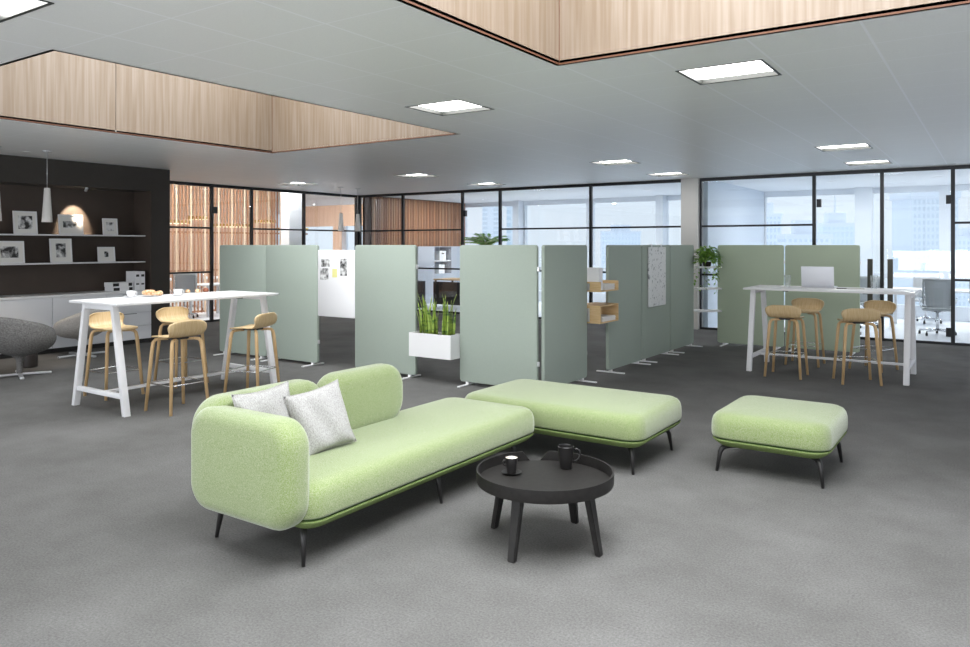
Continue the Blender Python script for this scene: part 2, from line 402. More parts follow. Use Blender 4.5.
# glazed partitions
def glazing(n, axis, a0, a1, rails, m0=True, m1=True, door=False, handle=None, hinge=None, kindname='window'):
    """one bay between a0 and a1 along an axis, frames .05 wide"""
    at = GX if axis == 'Y' else GY
    r = thing('%s_%d' % (kindname, n), None, None, (at, a0, 0) if axis == 'Y' else (a0, at, 0), kind='structure')
    L = a1 - a0
    def bx(b, u0, u1, z0, z1, th=.03, off=0, bev=0):
        if axis == 'Y': b.box(off - th, off + th, u0, u1, z0, z1, bev)
        else: b.box(u0, u1, off - th, off + th, z0, z1, bev)
    b = MB(); f = .028
    bx(b, 0, f, 0, ZC); bx(b, L - f, L, 0, ZC)
    bx(b, f, L - f, ZC - .06, ZC); bx(b, f, L - f, 0, .04)
    for z in rails: bx(b, f, L - f, z - .018, z + .018, .02)
    b.build('frame', 'frame_dark', r)
    zs = [.04] + [z for z in rails] + [ZC - .06]
    for z0, z1 in zip(zs, zs[1:]):
        g = MB(); bx(g, f, L - f, z0 + (.018 if z0 > .1 else 0), z1 - (.018 if z1 < 2.5 else 0), .004)
        g.build('pane', 'glass', r)
    if handle is not None:
        g = MB(); bx(g, handle - .04, handle + .04, .45, 1.365, .012, -.045 if axis == 'X' else .045)
        bx(g, handle - .01, handle + .01, .55, .57, .03, -.02 if axis == 'X' else .02); bx(g, handle - .01, handle + .01, 1.25, 1.27, .03, -.02 if axis == 'X' else .02)
        g.build('handle', 'bronze', r)
    if hinge is not None:
        for z in (2.33, .2) if axis == 'X' else (2.33,):
            g = MB(); bx(g, hinge - .035, hinge + .035, z - .07, z + .07, .035); g.build('hinge', 'frame_dark', r)
    return r
R2 = [1.04, 1.955]
glazing(1, 'Y', 7.57, 9.84, R2)
glazing(1, 'Y', 9.84, 10.86, [], handle=.9, hinge=.09, kindname='door')
glazing(2, 'Y', 10.86, 12.37, R2)
glazing(3, 'Y', 12.37, 14.17, R2)
struct(MB().box(GX - .06, GX + .06, GY - .06, GY + .06, 0, ZC).build('trim_4', 'frame_dark'))
xs = [(-13.47, -12.04, 0), (-12.04, -10.24, 0), (-10.24, -9.2, 1), (-9.2, -6.96, 0), (-6.96, -5.0, 0), (-4.66, -2.64, 0), (-2.64, -1.58, 2), (-1.58, -.57, 3), (-.57, 1.2, 0), (1.2, 4.0, 0)]
wn, dn = 4, 2
for a0, a1, d in xs:
    if d == 0: glazing(wn, 'X', a0, a1, R2); wn += 1
    else:
        glazing(dn, 'X', a0, a1, [], handle={1: .9, 2: .885, 3: .125}[d], hinge={1: .07, 2: .08, 3: .95}[d], kindname='door'); dn += 1
struct(MB().box(-5.0, -4.67, GY - .12, GY + .2, 0, ZC, .004).build('wall_column', 'pillar'))

# room beyond the back glass
struct(MB().box(-4.70, -4.58, GY + .2, FY - .1, 0, ZC).build('wall_meeting_room', mat('cool_white_paint', (0.60, 0.67, 0.76), .6)))
# facade windows
FPX = [-22, -18.5, -15.6, -13.5, -11.35, -9.2, -7.1, -4.66, -2.45, -.9, 1.3, 4]
for i, (a0, a1) in enumerate(zip(FPX, FPX[1:])):
    r = thing('window_%d' % (20 + i), None, None, (a0, FY, 0), kind='structure')
    L = a1 - a0; b = MB()
    b.box(0, .10, -.06, .06, 0, ZC).box(L - .10, L, -.06, .06, 0, ZC)
    b.box(.10, L - .10, -.06, .06, ZC - .13, ZC).box(.10, L - .10, -.06, .06, 0, .30).box(.10, L - .10, -.04, .04, .86, .98)
    b.build('frame', 'pale_frame', r)
    for z0, z1 in ((.30, .86), (.98, ZC - .13)):
        MB().box(.10, L - .10, -.006, .006, z0, z1).build('pane', 'glass', r)
for k, (x, wd) in enumerate(((-2.42, .34), (-11.4, .2), (-7.1, .2))):
    struct(MB().box(x - wd / 2, x + wd / 2, FY - .35, FY - .08, 0, ZC).build('wall_pier', 'pale_frame'))

# ceiling lights
def panel(x, y, label=None):
    r = thing('ceiling_light', label, 'ceiling light', (x, y, ZC), group='square ceiling light panels')
    b = MB(); h, k, t = .30, .275, .012; z1 = .05
    b.box(-h, h, -k, -k + t, -.002, z1).box(-h, h, k - t, k, -.002, z1).box(-h, -h + t, -k + t, k - t, -.002, z1).box(h - t, h, -k + t, k - t, -.002, z1)
    b.box(-h - .008, h + .008, -k - .008, -k, -.004, 0).box(-h - .008, h + .008, k, k + .008, -.004, 0).box(-h - .008, -h, -k, k, -.004, 0).box(h, h + .008, -k, k, -.004, 0)
    b.build('frame', 'lamp_frame', r)
    MB().box(-h + t, h - t, -k + t, k - t, .034, .05).build('diffuser', 'diffuser', r)
    return r
LP = [(-4.19, 5.61, 'square ceiling light between the two wood-lined wells'), (-1.63, 5.62, 'square ceiling light nearest the right wood-lined well, the largest fully in view'),
      (-4.40, 1.73, 'square ceiling light cut off by the top left corner of the view'), (-4.86, 10.76, 'square ceiling light above the screens with the scribbled board'),
      (-8.80, 10.76, 'square ceiling light right behind the tip of the left well, above the middle glass'), (-12.0, 10.8, 'leftmost far square ceiling light, by the slatted wood room'),
      (-8.83, 13.1, 'square ceiling light close to the back glass, above the palm'), (-4.89, 13.1, 'square ceiling light close to the back glass, above the pale pillar'),
      (-1.64, 10.76, 'square ceiling light above the right bar table'), (-1.64, 13.0, 'square ceiling light above the glass double doors')]
p0 = panel(*LP[0])
for x, y, lb in LP[1:]: dup(p0, (x, y, ZC), label=lb)

# ---------------- screens ----------------
def T_leg(b, x, y, rz, half=.19):
    c, s_ = math.cos(rz), math.sin(rz)
    b.beam((x - c * half, y - s_ * half, .008), (x + c * half, y + s_ * half, .008), .032, .014, bev=.003)
    b.box(x - .018, x + .018, y - .018, y + .018, .012, .05)
def screen(cx, cy, L, axis, label, m='sage', feet=(-1, 1), group='freestanding sage green screens'):
    rz = 0 if axis == 'X' else PI / 2
    r = thing('room_divider_screen', label, 'room divider', (cx, cy, 0), rz, group)
    T = TR(0, 0, .82) @ ROT('X', 90)
    MB().loft_rr(L / 2, .78, .035, [(.006, -.020), (.0015, -.0185), (0, -.016), (0, .016), (.0015, .0185), (.006, .020)], T=T).build('felt_panel', m, r, smooth=True)
    for f in feet:
        fb = MB(); T_leg(fb, f * (L / 2 - .10), 0, PI / 2); fb.build('foot', 'white', r, smooth=True)
    for z in (.32, 1.34):
        MB().box(L / 2 - .012, L / 2 + .02, -.012, .012, z - .025, z + .025, .004).build('link_clip', 'alu', r)
    return r
screen(-8.955, 7.03, 1.02, 'X', 'sage screen at the far left, half behind the left bar table')
screen(-7.93, 7.03, 1.02, 'X', 'sage screen directly left of the white pin board')
screen(-6.245, 7.03, .99, 'X', 'sage screen between the white pin board and the snake plant box')
screen(-4.585, 7.03, 1.02, 'X', 'pale sage screen right of the snake plant box, behind the bench', feet=(-1,))
screen(-4.02, 7.555, 1.02, 'Y', 'dark-looking sage screen at right angles, left of the oak shelf boxes', feet=(1,))
screen(-4.0, 9.14, 1.05, 'Y', 'nearest screen of the receding row, right of the oak shelf boxes')
screen(-4.0, 10.22, 1.05, 'Y', 'middle screen of the receding row, with the scribbled board')
screen(-4.0, 11.29, 1.03, 'Y', 'last screen of the receding row, beside the white plant shelves')
screen(-3.19, 12.12, 1.01, 'X', 'warm green screen right of the plant shelves, behind the right bar table', 'sage_warm_lit')
screen(-2.15, 12.12, 1.03, 'X', 'warm green screen behind the open laptop', 'sage_warm_lit')

# pin board between screens
r = thing('pin_board', 'white board with pinned photos hung between two sage screens', 'notice board', (-7.085, 7.03, .665))
T = TR(0, 0, .435) @ ROT('X', 90)
MB().loft_rr(.335, .435, .02, [(.006, -.012), (0, -.008), (0, .008), (.006, .012)], T=T).build('panel', 'white_matte', r, smooth=True)
for sx in (-1, 1):
    for z in (.15, .7): MB().box(sx * .3325 - .006, sx * .3325 + .006, -.006, .006, z, z + .03).build('bracket', 'alu', r)
for k, (x, z, w_, h_, m) in enumerate(((-.19, .70, .15, .10, 1), (-.21, .555, .15, .15, 2), (.14, .65, .12, .22, 3), (-.02, .57, .085, .11, 0))):
    MB().box(x - w_ / 2, x + w_ / 2, -.0145, -.0125, z - h_ / 2, z + h_ / 2).build('pinned_photo' if m else 'sticky_note', picture_mat('photo_print_%d' % m, m, 18, ramp=(.36, .62)) if m else 'note', r)

# scribbled whiteboard on the receding row
r = thing('whiteboard_panel', 'narrow white board with scribbled notes hung over the receding screens', 'whiteboard', (-3.973, 10.18, .74))
wb = mat('scribbled_white', (0.76, 0.77, 0.78), 0.5, col2=(0.30, 0.31, 0.33), scale=26, detail=6, ramp=(.60, .64))
MB().box(.0, .022, -.32, .32, 0, .83, .004).build('board', wb, r)
for y in (-.18, .18): MB().box(.002, .008, y - .02, y + .02, .82, .872).box(-.055, .008, y - .02, y + .02, .866, .872).build('hanging_hook', 'alu', r)

# oak boxes between screens
def oak_box(z0, z1, label):
    r = thing('oak_shelf_box', label, 'shelf', (-4.0, 8.345, z0), group='open oak shelf boxes between two screens')
    h = z1 - z0; b = MB(); t = .014
    b.box(-.16, .16, -.255, .255, 0, t).box(-.16, .16, -.255, -.255 + t, t, h).box(-.16, .16, .255 - t, .255, t, h)
    if z0 < .8: b.box(-.16, .16, -.255, .255, h, h + t)
    b.build('box_shell', 'oak_box', r)
    for y in (-.2625, .2625): MB().box(-.02, .02, y - .0075, y + .0075, .02, h - .02).build('bracket', 'alu', r)
    return r
oak_box(1.045, 1.165, 'upper oak shelf box with a white file and papers, between screens')
oak_box(.673, .872, 'lower oak shelf box with papers inside, between screens')
def stack(name, x, y, z, w_, d_, n, label, m='paper', th=.014):
    b = MB(); zz = z
    for k in range(n):
        j = random.uniform(-.006, .006); b.box(x - w_ / 2 + j, x + w_ / 2 + j, y - d_ / 2 + j, y + d_ / 2 + j, zz, zz + th * .9); zz += th
    o = b.build(name, m); return tag(o, label, 'papers')
stack('paper_stack', -3.98, 8.42, 1.06, .22, .28, 5, 'stack of white papers lying in the upper oak box')
stack('paper_stack', -3.98, 8.38, .688, .24, .36, 4, 'stack of papers lying in the lower oak box')
r = thing('file_holder', 'white magazine file standing in the upper oak box', 'file holder', (-3.985, 8.17, 1.06))
MB().box(-.11, .11, -.05, -.045, 0, .27).box(-.11, .11, .045, .05, 0, .27).box(.105, .11, -.045, .045, 0, .27).box(-.11, -.105, -.045, .045, 0, .2).box(-.11, .11, -.045, .045, 0, .005).build('file_case', 'white_matte', r)
MB().box(-.1, .1, -.03, .03, .006, .24).build('documents', 'paper', r)

# plant shelves between row end and warm screens
def sshelf(z, label):
    o = MB().loft_rr(.21, .13, .05, [(.004, 0), (0, .004), (0, .02), (.004, .024)], T=TR(-3.815, 11.95, z) @ ROT('Z', 43)).build('wall_shelf', 'white', smooth=True)
    return tag(o, label, 'shelf', 'white shelves between two screens')
sshelf(1.235, 'top white shelf between screens, under the trailing plant')
sshelf(.895, 'middle white shelf between screens, below the trailing plant')
sshelf(.54, 'lowest white shelf between screens')
def leafpts(b, p, d, L, W, droop=.3, up=None):
    d = Vector(d).normalized(); side = d.cross(Vector((0, 0, 1)))
    if side.length < .05: side = Vector((1, 0, 0))
    side.normalize(); nrm = side.cross(d)
    p = Vector(p)
    a = b.bm.verts.new(p); m1 = p + d * L * .5 + nrm * L * .06
    l_ = b.bm.verts.new(m1 + side * W); r_ = b.bm.verts.new(m1 - side * W); c = b.bm.verts.new(p + d * L * .45 - nrm * L * .03)
    t = b.bm.verts.new(p + d * L + Vector((0, 0, -droop * L)))
    b.bm.faces.new((a, l_, c)); b.bm.faces.new((l_, t, c)); b.bm.faces.new((a, c, r_)); b.bm.faces.new((c, t, r_))
r = thing('trailing_potted_plant', 'bushy green trailing plant on the top white shelf between screens', 'plant', (-3.80, 11.90, 1.26))
MB().lathe([(.05, 0), (.06, .01), (.07, .07), (.066, .075), (.06, .065)], 20).build('pot', 'brown_dark', r, smooth=True)
b = MB()
for k in range(620):
    th = random.uniform(0, 2 * PI); ph = random.uniform(-.45, 1.4); rr = random.uniform(.06, .185)
    p = Vector((math.cos(th) * math.cos(ph) * rr * 1.08, math.sin(th) * math.cos(ph) * rr * 1.08, .13 + math.sin(ph) * rr * 1.05))
    leafpts(b, p, (math.cos(th) + random.uniform(-.5, .5), math.sin(th) + random.uniform(-.5, .5), random.uniform(-.4, .7)), random.uniform(.05, .085), random.uniform(.018, .027))
b.build('foliage', 'leaf', r)
b = MB(); bl = MB()
for k in range(9):
    th = random.uniform(0, 2 * PI); x, y = .15 * math.cos(th), .15 * math.sin(th); ln = random.uniform(.2, .5)
    pts = [(x * .3, y * .3, .1), (x * 1.1, y * 1.1, .08)] + [(x * (1.2 + .1 * math.sin(q + k)), y * (1.2 + .1 * math.cos(q * 2 + k)), .05 - ln * q / 6) for q in range(1, 7)]
    b.tube(pts, .002, 5)
    for q in range(1, 7):
        px_ = pts[1 + q]
        leafpts(bl, px_, (random.uniform(-1, 1), random.uniform(-1, 1), -.3), .05, .02)
b.build('vine_stem', 'leaf', r); bl.build('vine_leaves', 'leaf', r)

# planter with snake plants
r = thing('hanging_planter', 'white rectangular planter box hung between two sage screens', 'planter', (-5.405, 6.95, .30))
b = MB(); b.box(-.305, .305, -.11, .11, 0, .02).box(-.305, .305, -.11, -.095, .02, .275).box(-.305, .305, .095, .11, .02, .275).box(-.305, -.29, -.095, .095, .02, .275).box(.29, .305, -.095, .095, .02, .275)
b.build('box', 'white', r)
MB().box(-.29, .29, -.095, .095, .02, .255).build('soil', 'soil', r)
for x in (-.29, .29): MB().box(x - .015, x + .015, .108, .116, .08, .14).build('bracket', 'alu', r)
def snake(x, y, n, label, spread):
    r = thing('snake_plant', label, 'plant', (x, y, .5555), group='snake plants in the white planter')
    b = MB()
    for k in range(n):
        px_, py_ = random.uniform(-spread, spread), random.uniform(-.05, .05)
        h = random.uniform(.26, .50); lean = Vector((random.uniform(-.15, .15) + px_ * .5, random.uniform(-.12, .12), 0)); wd = random.uniform(.013, .02)
        tw = random.uniform(0, PI); rows = []
        for i in range(8):
            t = i / 7; c = Vector((px_, py_, 0)) + lean * h * t * t * 1.5 + Vector((0, 0, h * t))
            ww = wd * (1 - max(0, t - .45) ** 1.3 * 2.1) + .0008; a = tw + t * 1.2
            s_ = Vector((math.cos(a), math.sin(a), 0)); q_ = Vector((-math.sin(a), math.cos(a), 0)) * ww * .25
            rows.append([b.bm.verts.new(c - s_ * ww), b.bm.verts.new(c + q_), b.bm.verts.new(c + s_ * ww)])
        for A, B in zip(rows, rows[1:]):
            for j in (0, 1): b.bm.faces.new((A[j], A[j + 1], B[j + 1], B[j]))
    b.build('leaves', 'snake', r, smooth='all', solid=.003)
    return r
snake(-5.50, 6.95, 20, 'taller snake plant in the left half of the white planter', .13)
snake(-5.23, 6.95, 15, 'shorter snake plant in the right half of the white planter', .09)

# ---------------- sofa, bench, ottoman ----------------
SEATP = [(.012, .2515), (.003, .254), (.0, .264), (-.002, .30), (.000, .350), (.008, .382), (.024, .404), (.048, .417), (.085, .424), (.16, .429), (.27, .432)]
SHELLP = [(.15, .178), (.09, .181), (.055, .190), (.022, .214), (.006, .232), (.006, .238), (.012, .2405)]
def seat_parts(r, hx, hy, R=.13, k=1.0):
    P = [(i * k, z) for i, z in SEATP if i * k < min(hx, hy) - .06]
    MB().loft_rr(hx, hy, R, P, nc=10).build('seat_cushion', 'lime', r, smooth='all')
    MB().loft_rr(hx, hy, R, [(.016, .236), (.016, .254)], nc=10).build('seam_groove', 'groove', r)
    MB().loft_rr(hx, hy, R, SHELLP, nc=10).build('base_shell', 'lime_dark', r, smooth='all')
def met_leg(r, x, y, dx, dy):
    d = Vector((dx, dy, 0)).normalized(); x0, y0 = x - d.x * .13, y - d.y * .13
    pts = [(x0, y0, .174), (x0 + d.x * .06, y0 + d.y * .06, .174), (x - d.x * .035, y - d.y * .035, .171), (x - d.x * .012, y - d.y * .012, .158), (x + d.x * .002, y + d.y * .002, .132), (x + d.x * .026, y + d.y * .026, 0.0)]
    MB().tube(pts, .012, 12, rs=[.017, .018, .0185, .019, .0165, .010]).build('leg', 'black', r, smooth='all')

# sofa
SX, SY = -3.16, 3.66     # centre of the seat
r = thing('sofa', 'long lime green sofa with one arm, low back and thin black legs', 'sofa', (SX, SY, 0))
seat_parts(r, .41, 1.12, .12)
def pad(r, name, hx, hz, th, R, loc, rot, m='lime', n=6):
    prof = []
    e = min(th / 2, .075); q0 = th / 2 - e
    for i in range(n + 1):
        a = -PI / 2 + PI / 2 * i / n; prof.append((e * (1 - math.cos(a)), e * math.sin(a) - q0))
    for i in range(1 if q0 < .001 else 0, n + 1):
        a = PI / 2 * i / n; prof.append((e * (1 - math.cos(a)), e * math.sin(a) + q0))
    front = [(e + .05, prof[-1][1] + .006), (e + .12, prof[-1][1] + .009)]
    back = [(e + .12, prof[0][1] - .009), (e + .05, prof[0][1] - .006)]
    lim = min(hx, hz) - .03
    allp = [q for q in back if q[0] < lim] + prof + [q for q in front if q[0] < lim]
    T = TR(*loc) @ rot @ ROT('X', 90)
    return MB().loft_rr(hx, hz, R, allp, T=T, nc=10).build(name, m, r, smooth='all')
# arm: faces -Y; back cushions face +X
pad(r, 'armrest', .395, .272, .185, .14, (-3.165 - SX, 2.515 - SY, .478), Matrix.Identity(4))
pad(r, 'back_cushion', .425, .200, .20, .155, (-3.47 - SX, 2.86 - SY, .590), ROT('Z', 90))
pad(r, 'back_cushion', .365, .200, .20, .155, (-3.47 - SX, 3.655 - SY, .590), ROT('Z', 90))
for (x, y, dx, dy) in ((-3.52, 2.62, -.5, -.5), (-2.87, 2.62, .5, -.5), (-2.87, 3.72, 1, 0), (-3.48, 3.72, -1, 0), (-2.88, 4.62, .5, .3), (-3.48, 4.62, -.5, .3)):
    met_leg(r, x - SX, y - SY, dx, dy)
# bench
r = thing('upholstered_bench', 'wide lime green upholstered bench at the end of the sofa', 'bench', (-2.775, 5.31, 0))
seat_parts(r, .765, .47, .13)
for sx in (-1, 1):
    for sy in (-1, 1): met_leg(r, sx * .665, sy * .36, sx, sy)
# ottoman
r = thing('ottoman', 'single lime green ottoman on splayed black legs, standing alone', 'ottoman', (-1.29, 5.715, 0))
seat_parts(r, .395, .44, .13)
for sx in (-1, 1):
    for sy in (-1, 1): met_leg(r, sx * .33, sy * .345, sx, sy)

# cushions
def pillow(origin, ex, ey, s, th, label, name='throw_pillow'):
    """origin centre; ex, ey in-plane axes"""
    ex = Vector(ex).normalized(); ey = Vector(ey); ey = (ey - ex * ey.dot(ex)).normalized(); nz = ex.cross(ey)
    b = MB(); n = 22
    def f(sg):
        def g(u, v):
            a, c = 2 * u - 1, 2 * v - 1
            pin = 1 - .10 * (1 - a * a) * c * c - .0; pin2 = 1 - .10 * (1 - c * c) * a * a
            x, y = a * pin2 * s, c * pin * s
            h = ((1 - a ** 4) * (1 - c ** 4)) ** .55
            wob = .008 * math.sin(7 * a + 3 * c) + .007 * math.sin(5 * c * a + 2)
            return ex * x + ey * y + nz * sg * (h * (th + wob) + .002)
        return g
    b.grid(n, n, f(1)); b.grid(n, n, f(-1))
    bmesh.ops.remove_doubles(b.bm, verts=b.bm.verts, dist=.0045)
    r = thing(name, label, 'cushion', origin, group='grey linen cushions on the sofa')
    b.build('pillow_cover', 'linen', r, smooth='all')
    # piped seam around the edge
    pts = []
    for k in range(64):
        t = k / 16; q = int(t); f_ = 2 * (t - q) - 1; a, c = ((f_, -1), (1, f_), (-f_, 1), (-1, -f_))[q]
        pin = 1 - .10 * (1 - a * a) * c * c; pin2 = 1 - .10 * (1 - c * c) * a * a
        pts.append(ex * a * pin2 * s + ey * c * pin * s)
    MB().tube(pts, .0022, 6, closed=True).build('seam_piping', 'linen', r, smooth='all')
    return r
pillow((-3.205, 3.055, .60), (.14, 1, .13), (-.36, -.40, .84), .19, .055, 'front grey linen cushion, the one lying over the other')
pillow((-3.31, 2.755, .625), (.0, 1, .04), (-.2, -.16, .95), .195, .05, 'rear grey linen cushion, partly hidden behind the sofa arm')

# ---------------- coffee table ----------------
CT = (-2.02, 3.56)
r = thing('coffee_table', 'round black coffee table with raised rim and four slanted legs', 'coffee table', (*CT, 0), math.radians(0))
MB().lathe([(.30, .324), (.355, .326), (.360, .329), (.360, .334)], 64).build('tabletop', 'black_table', r, smooth=True)
# rim open at the back: angle of gap faces away from the camera
ga = math.atan2(4.0 - CT[1], -2.37 - CT[0])
b = MB(); n = 96; g0 = .085; ri, ro = .360, .370; rows = []
for k in range(n + 1):
    a = ga + g0 + (2 * PI - 2 * g0) * k / n
    dd = min(a - ga, 2 * PI - (a - ga)) - g0
    zt = .334 + .056 * min(1, dd / .13)
    zt = max(zt, .3345)
    rows.append([b.bm.verts.new((rad * math.cos(a), rad * math.sin(a), z)) for rad, z in ((ri, .323), (ro - .004, .323), (ro, .334), (ro, zt), (ri, zt))])
for A, B in zip(rows, rows[1:]):
    for j in range(5): b.bm.faces.new((A[j], A[(j + 1) % 5], B[(j + 1) % 5], B[j]))
b.bm.faces.new(rows[0]); b.bm.faces.new(rows[-1][::-1])
b.build('rim', 'black_table', r, smooth=True)
for k, (lx, ly) in enumerate(((-2.346, 3.566), (-2.023, 3.231), (-2.009, 3.868), (-1.691, 3.545))):
    d = Vector((lx - CT[0], ly - CT[1], 0)); d.normalize(); t = Vector((-d.y, d.x, 0))
    b = MB(); bv = []
    for z, rad, w_, dp in ((0, .33, .042, .030), (.326, .265, .062, .036)):
        for sx, sy in ((-1, -1), (1, -1), (1, 1), (-1, 1)):
            p = d * (rad + sy * dp / 2) + t * sx * w_ / 2; bv.append(b.bm.verts.new((p.x, p.y, z)))
    for i in range(4): b.bm.faces.new((bv[i], bv[(i + 1) % 4], bv[4 + (i + 1) % 4], bv[4 + i]))
    b.bm.faces.new(bv[:4][::-1]); b.bm.faces.new(bv[4:])
    es = [e for e in b.bm.edges]; bmesh.ops.bevel(b.bm, geom=es, offset=.005, segments=2, affect='EDGES')
    b.build('leg', 'black_table', r, smooth=True)
TZ = .3345
r = thing('saucer', 'small black saucer under the espresso cup on the coffee table', 'saucer', (-2.222, 3.545, TZ))
MB().lathe([(.028, 0), (.034, .001), (.055, .009), (.0565, .011), (.053, .0115), (.030, .004)], 40).build('plate', 'black_ceramic', r, smooth=True)
r['label'] = 'black saucer under the espresso cup on the coffee table'
r = thing('espresso_cup', 'black espresso cup with milk foam on a saucer', 'cup', (-2.222, 3.545, TZ + .0045))
MB().lathe([(.024, 0), (.026, .002), (.030, .045), (.035, .085), (.0345, .0865), (.032, .084), (.0315, .08)], 36).build('cup_body', 'black_ceramic', r, smooth=True)
MB().lathe([(.0318, .0801), (.0318, .083), (.018, .0842), (.002, .0846)], 36).build('milk_foam', 'foam', r, smooth=True)
b = MB(); a0 = math.radians(215)
b.tube([(math.cos(a0) * q, math.sin(a0) * q, z) for q, z in ((.031, .068), (.044, .070), (.049, .058), (.046, .044), (.029, .038))], .0035, 8).build('handle', 'black_ceramic', r, smooth='all')
r = thing('coffee_mug', 'tall black mug with a handle on the coffee table', 'mug', (-2.02, 3.80, TZ))
MB().lathe([(.030, 0), (.033, .003), (.040, .06), (.045, .118), (.046, .125), (.0435, .127), (.042, .12), (.036, .05), (.03, .02)], 40).build('mug_body', 'black_ceramic', r, smooth=True)
b = MB(); a0 = math.radians(32)
b.tube([(math.cos(a0) * q, math.sin(a0) * q, z) for q, z in ((.043, .104), (.062, .112), (.078, .100), (.081, .080), (.073, .056), (.056, .043), (.038, .042))], .005, 8).build('handle', 'black_ceramic', r, smooth='all')

# ---------------- bar tables ----------------
def bar_table(cx, cy, rz, label):
    r = thing('bar_table', label, 'table', (cx, cy, 0), rz, 'white bar-height tables')
    L = .96; H = 1.055
    MB().box(-.42, .42, -L, L, H - .026, H, .004).build('tabletop', 'white', r, smooth=True)
    for sy in (-1, 1):
        for sx in (-1, 1):
            MB().beam((sx * .45, sy * (L - .085), 0), (sx * .245, sy * (L - .085), H - .026), .050, .062, bev=.004).build('leg', 'white_matte', r, smooth=True)
        MB().box(-.235, .235, sy * (L - .085) - .03, sy * (L - .085) + .03, H - .075, H - .0265, .003).build('top_beam', 'white_matte', r, smooth=True)
        MB().box(-.405, .405, sy * (L - .085) - .02, sy * (L - .085) + .02, .155, .20, .003).build('cross_bar', 'white_matte', r, smooth=True)
    MB().box(-.03, .03, -L + .105, L - .105, .16, .185, .003).build('foot_rail', 'white_matte', r, smooth=True)
    for y in (-.45, .45): MB().box(.36, .40, y - .03, y + .03, H - .034, H - .0262).build('cable_clip', 'black', r)
    return r
bar_table(-7.168, 4.83, 0, 'white A-frame bar table on the left with cups and pastries')
bar_table(-1.722, 10.27, -PI / 2, 'white A-frame bar table on the right with a laptop')

def make_stool(label, loc, rz):
    r = thing('bar_stool', label, 'bar stool', loc, rz, 'oak bar stools with low curved backs')
    path = [(.185, .703), (.15, .713), (.05, .718), (-.06, .716), (-.115, .720), (-.150, .740), (-.175, .775), (-.190, .815), (-.200, .852), (-.204, .876)]
    def prof(v):
        t = v * (len(path) - 1); i = min(int(t), len(path) - 2); q = t - i
        return path[i][0] + (path[i + 1][0] - path[i][0]) * q, path[i][1] + (path[i + 1][1] - path[i][1]) * q
    def f(u, v):
        a = 2 * u - 1; y, z = prof(v)
        # outline half width
        if v < .16: hw = .125 + .055 * math.sqrt(max(0, 1 - ((.16 - v) / .16) ** 2))
        elif v < .45: hw = .18 - .006 * math.sin((v - .16) / .29 * PI)
        elif v < .80:
            q = (v - .45) / .35; hw = .18 + .03 * q * q * (3 - 2 * q)
        else: hw = .21 - .05 * (1 - math.sqrt(max(0, 1 - ((v - .80) / .20) ** 2)))
        k = max(0, (v - .50) / .50); k = k * k * (3 - 2 * k)
        yy = y + .042 * a * a * k
        zz = z + .006 * a * a * (1 - k) - .024 * a ** 4 * k
        return Vector((a * hw, yy, zz))
    b = MB(); b.grid(16, 30, f); b.build('seat_shell', 'oak_seat', r, smooth='all', solid=.013)
    for sx in (-1, 1):
        for sy in (-1, 1):
            pts = [(sx * .05, sy * .07, .690), (sx * .11, sy * .11, .692), (sx * .142, sy * .138, .686), (sx * .156, sy * .150, .662), (sx * .163, sy * .158, .61), (sx * .205, sy * .205, 0)]
            MB().tube(pts, .017, 10, rs=[.012, .014, .017, .018, .019, .015]).build('leg', 'oak', r, smooth='all')
    b = MB(); h = .19; pts = []
    for q in range(4):
        for k in range(5):
            a = PI / 2 * (q + k / 4); cx, cy = ((1, 1), (-1, 1), (-1, -1), (1, -1))[q]
            pts.append((cx * (h - .04) + .04 * math.cos(a), cy * (h - .04) + .04 * math.sin(a), .27))
    b.tube(pts, .006, 8, closed=True).build('footrest', 'chrome', r, smooth='all')
    MB().box(-.07, .07, -.09, .09, .690, .709, .004).build('seat_mount', 'black', r)
    return r
# local back is at -Y
st = make_stool('bar stool left of the left bar table, nearest the white table leg', (-7.79, 4.45, 0), -PI / 2)
for (x, y, rz, lb) in ((-7.79, 5.25, -PI / 2, 'bar stool behind the left bar table, in front of the drawers'),
                       (-6.59, 4.40, PI / 2, 'bar stool in front of the left bar table, nearest the dark wall end'),
                       (-6.62, 5.32, PI / 2 + .3, 'bar stool at the right end of the left bar table, by the sage screen'),
                       (-2.125, 9.72, 0, 'near left bar stool at the right table, seen from the back'),
                       (-2.125, 10.81, PI, 'far left bar stool behind the right table, its pale back below the laptop'),
                       (-1.345, 9.72, math.radians(23), 'near right bar stool at the right table, slightly turned'),
                       (-1.31, 10.87, PI - math.radians(20), 'far right bar stool behind the right table')):
    dup(st, (x, y, 0), rz, lb)

# ---------------- things on the bar tables ----------------
BZ = 1.055
def white_cup(x, y, label, a=0.6):
    q = thing('saucer', 'white saucer under the ' + label, 'saucer', (x, y, BZ))
    MB().lathe([(.035, 0), (.04, .001), (.07, .012), (.068, .014), (.035, .005)], 32).build('plate', 'white', q, smooth=True)
    r = thing('coffee_cup', label, 'cup', (x, y, BZ + .006))
    MB().lathe([(.022, 0), (.03, .003), (.042, .03), (.046, .058), (.0445, .06), (.04, .03), (.025, .008)], 32).build('cup_body', 'white', r, smooth=True)
    MB().tube([(math.cos(a) * k, math.sin(a) * k, z) for k, z in ((.044, .05), (.06, .052), (.066, .038), (.055, .022), (.038, .02))], .0035, 8).build('handle', 'white', r, smooth='all')
white_cup(-7.49, 4.46, 'white coffee cup nearest the left end of the left bar table')
white_cup(-7.33, 4.90, 'white coffee cup right of the croissants on the left bar table')
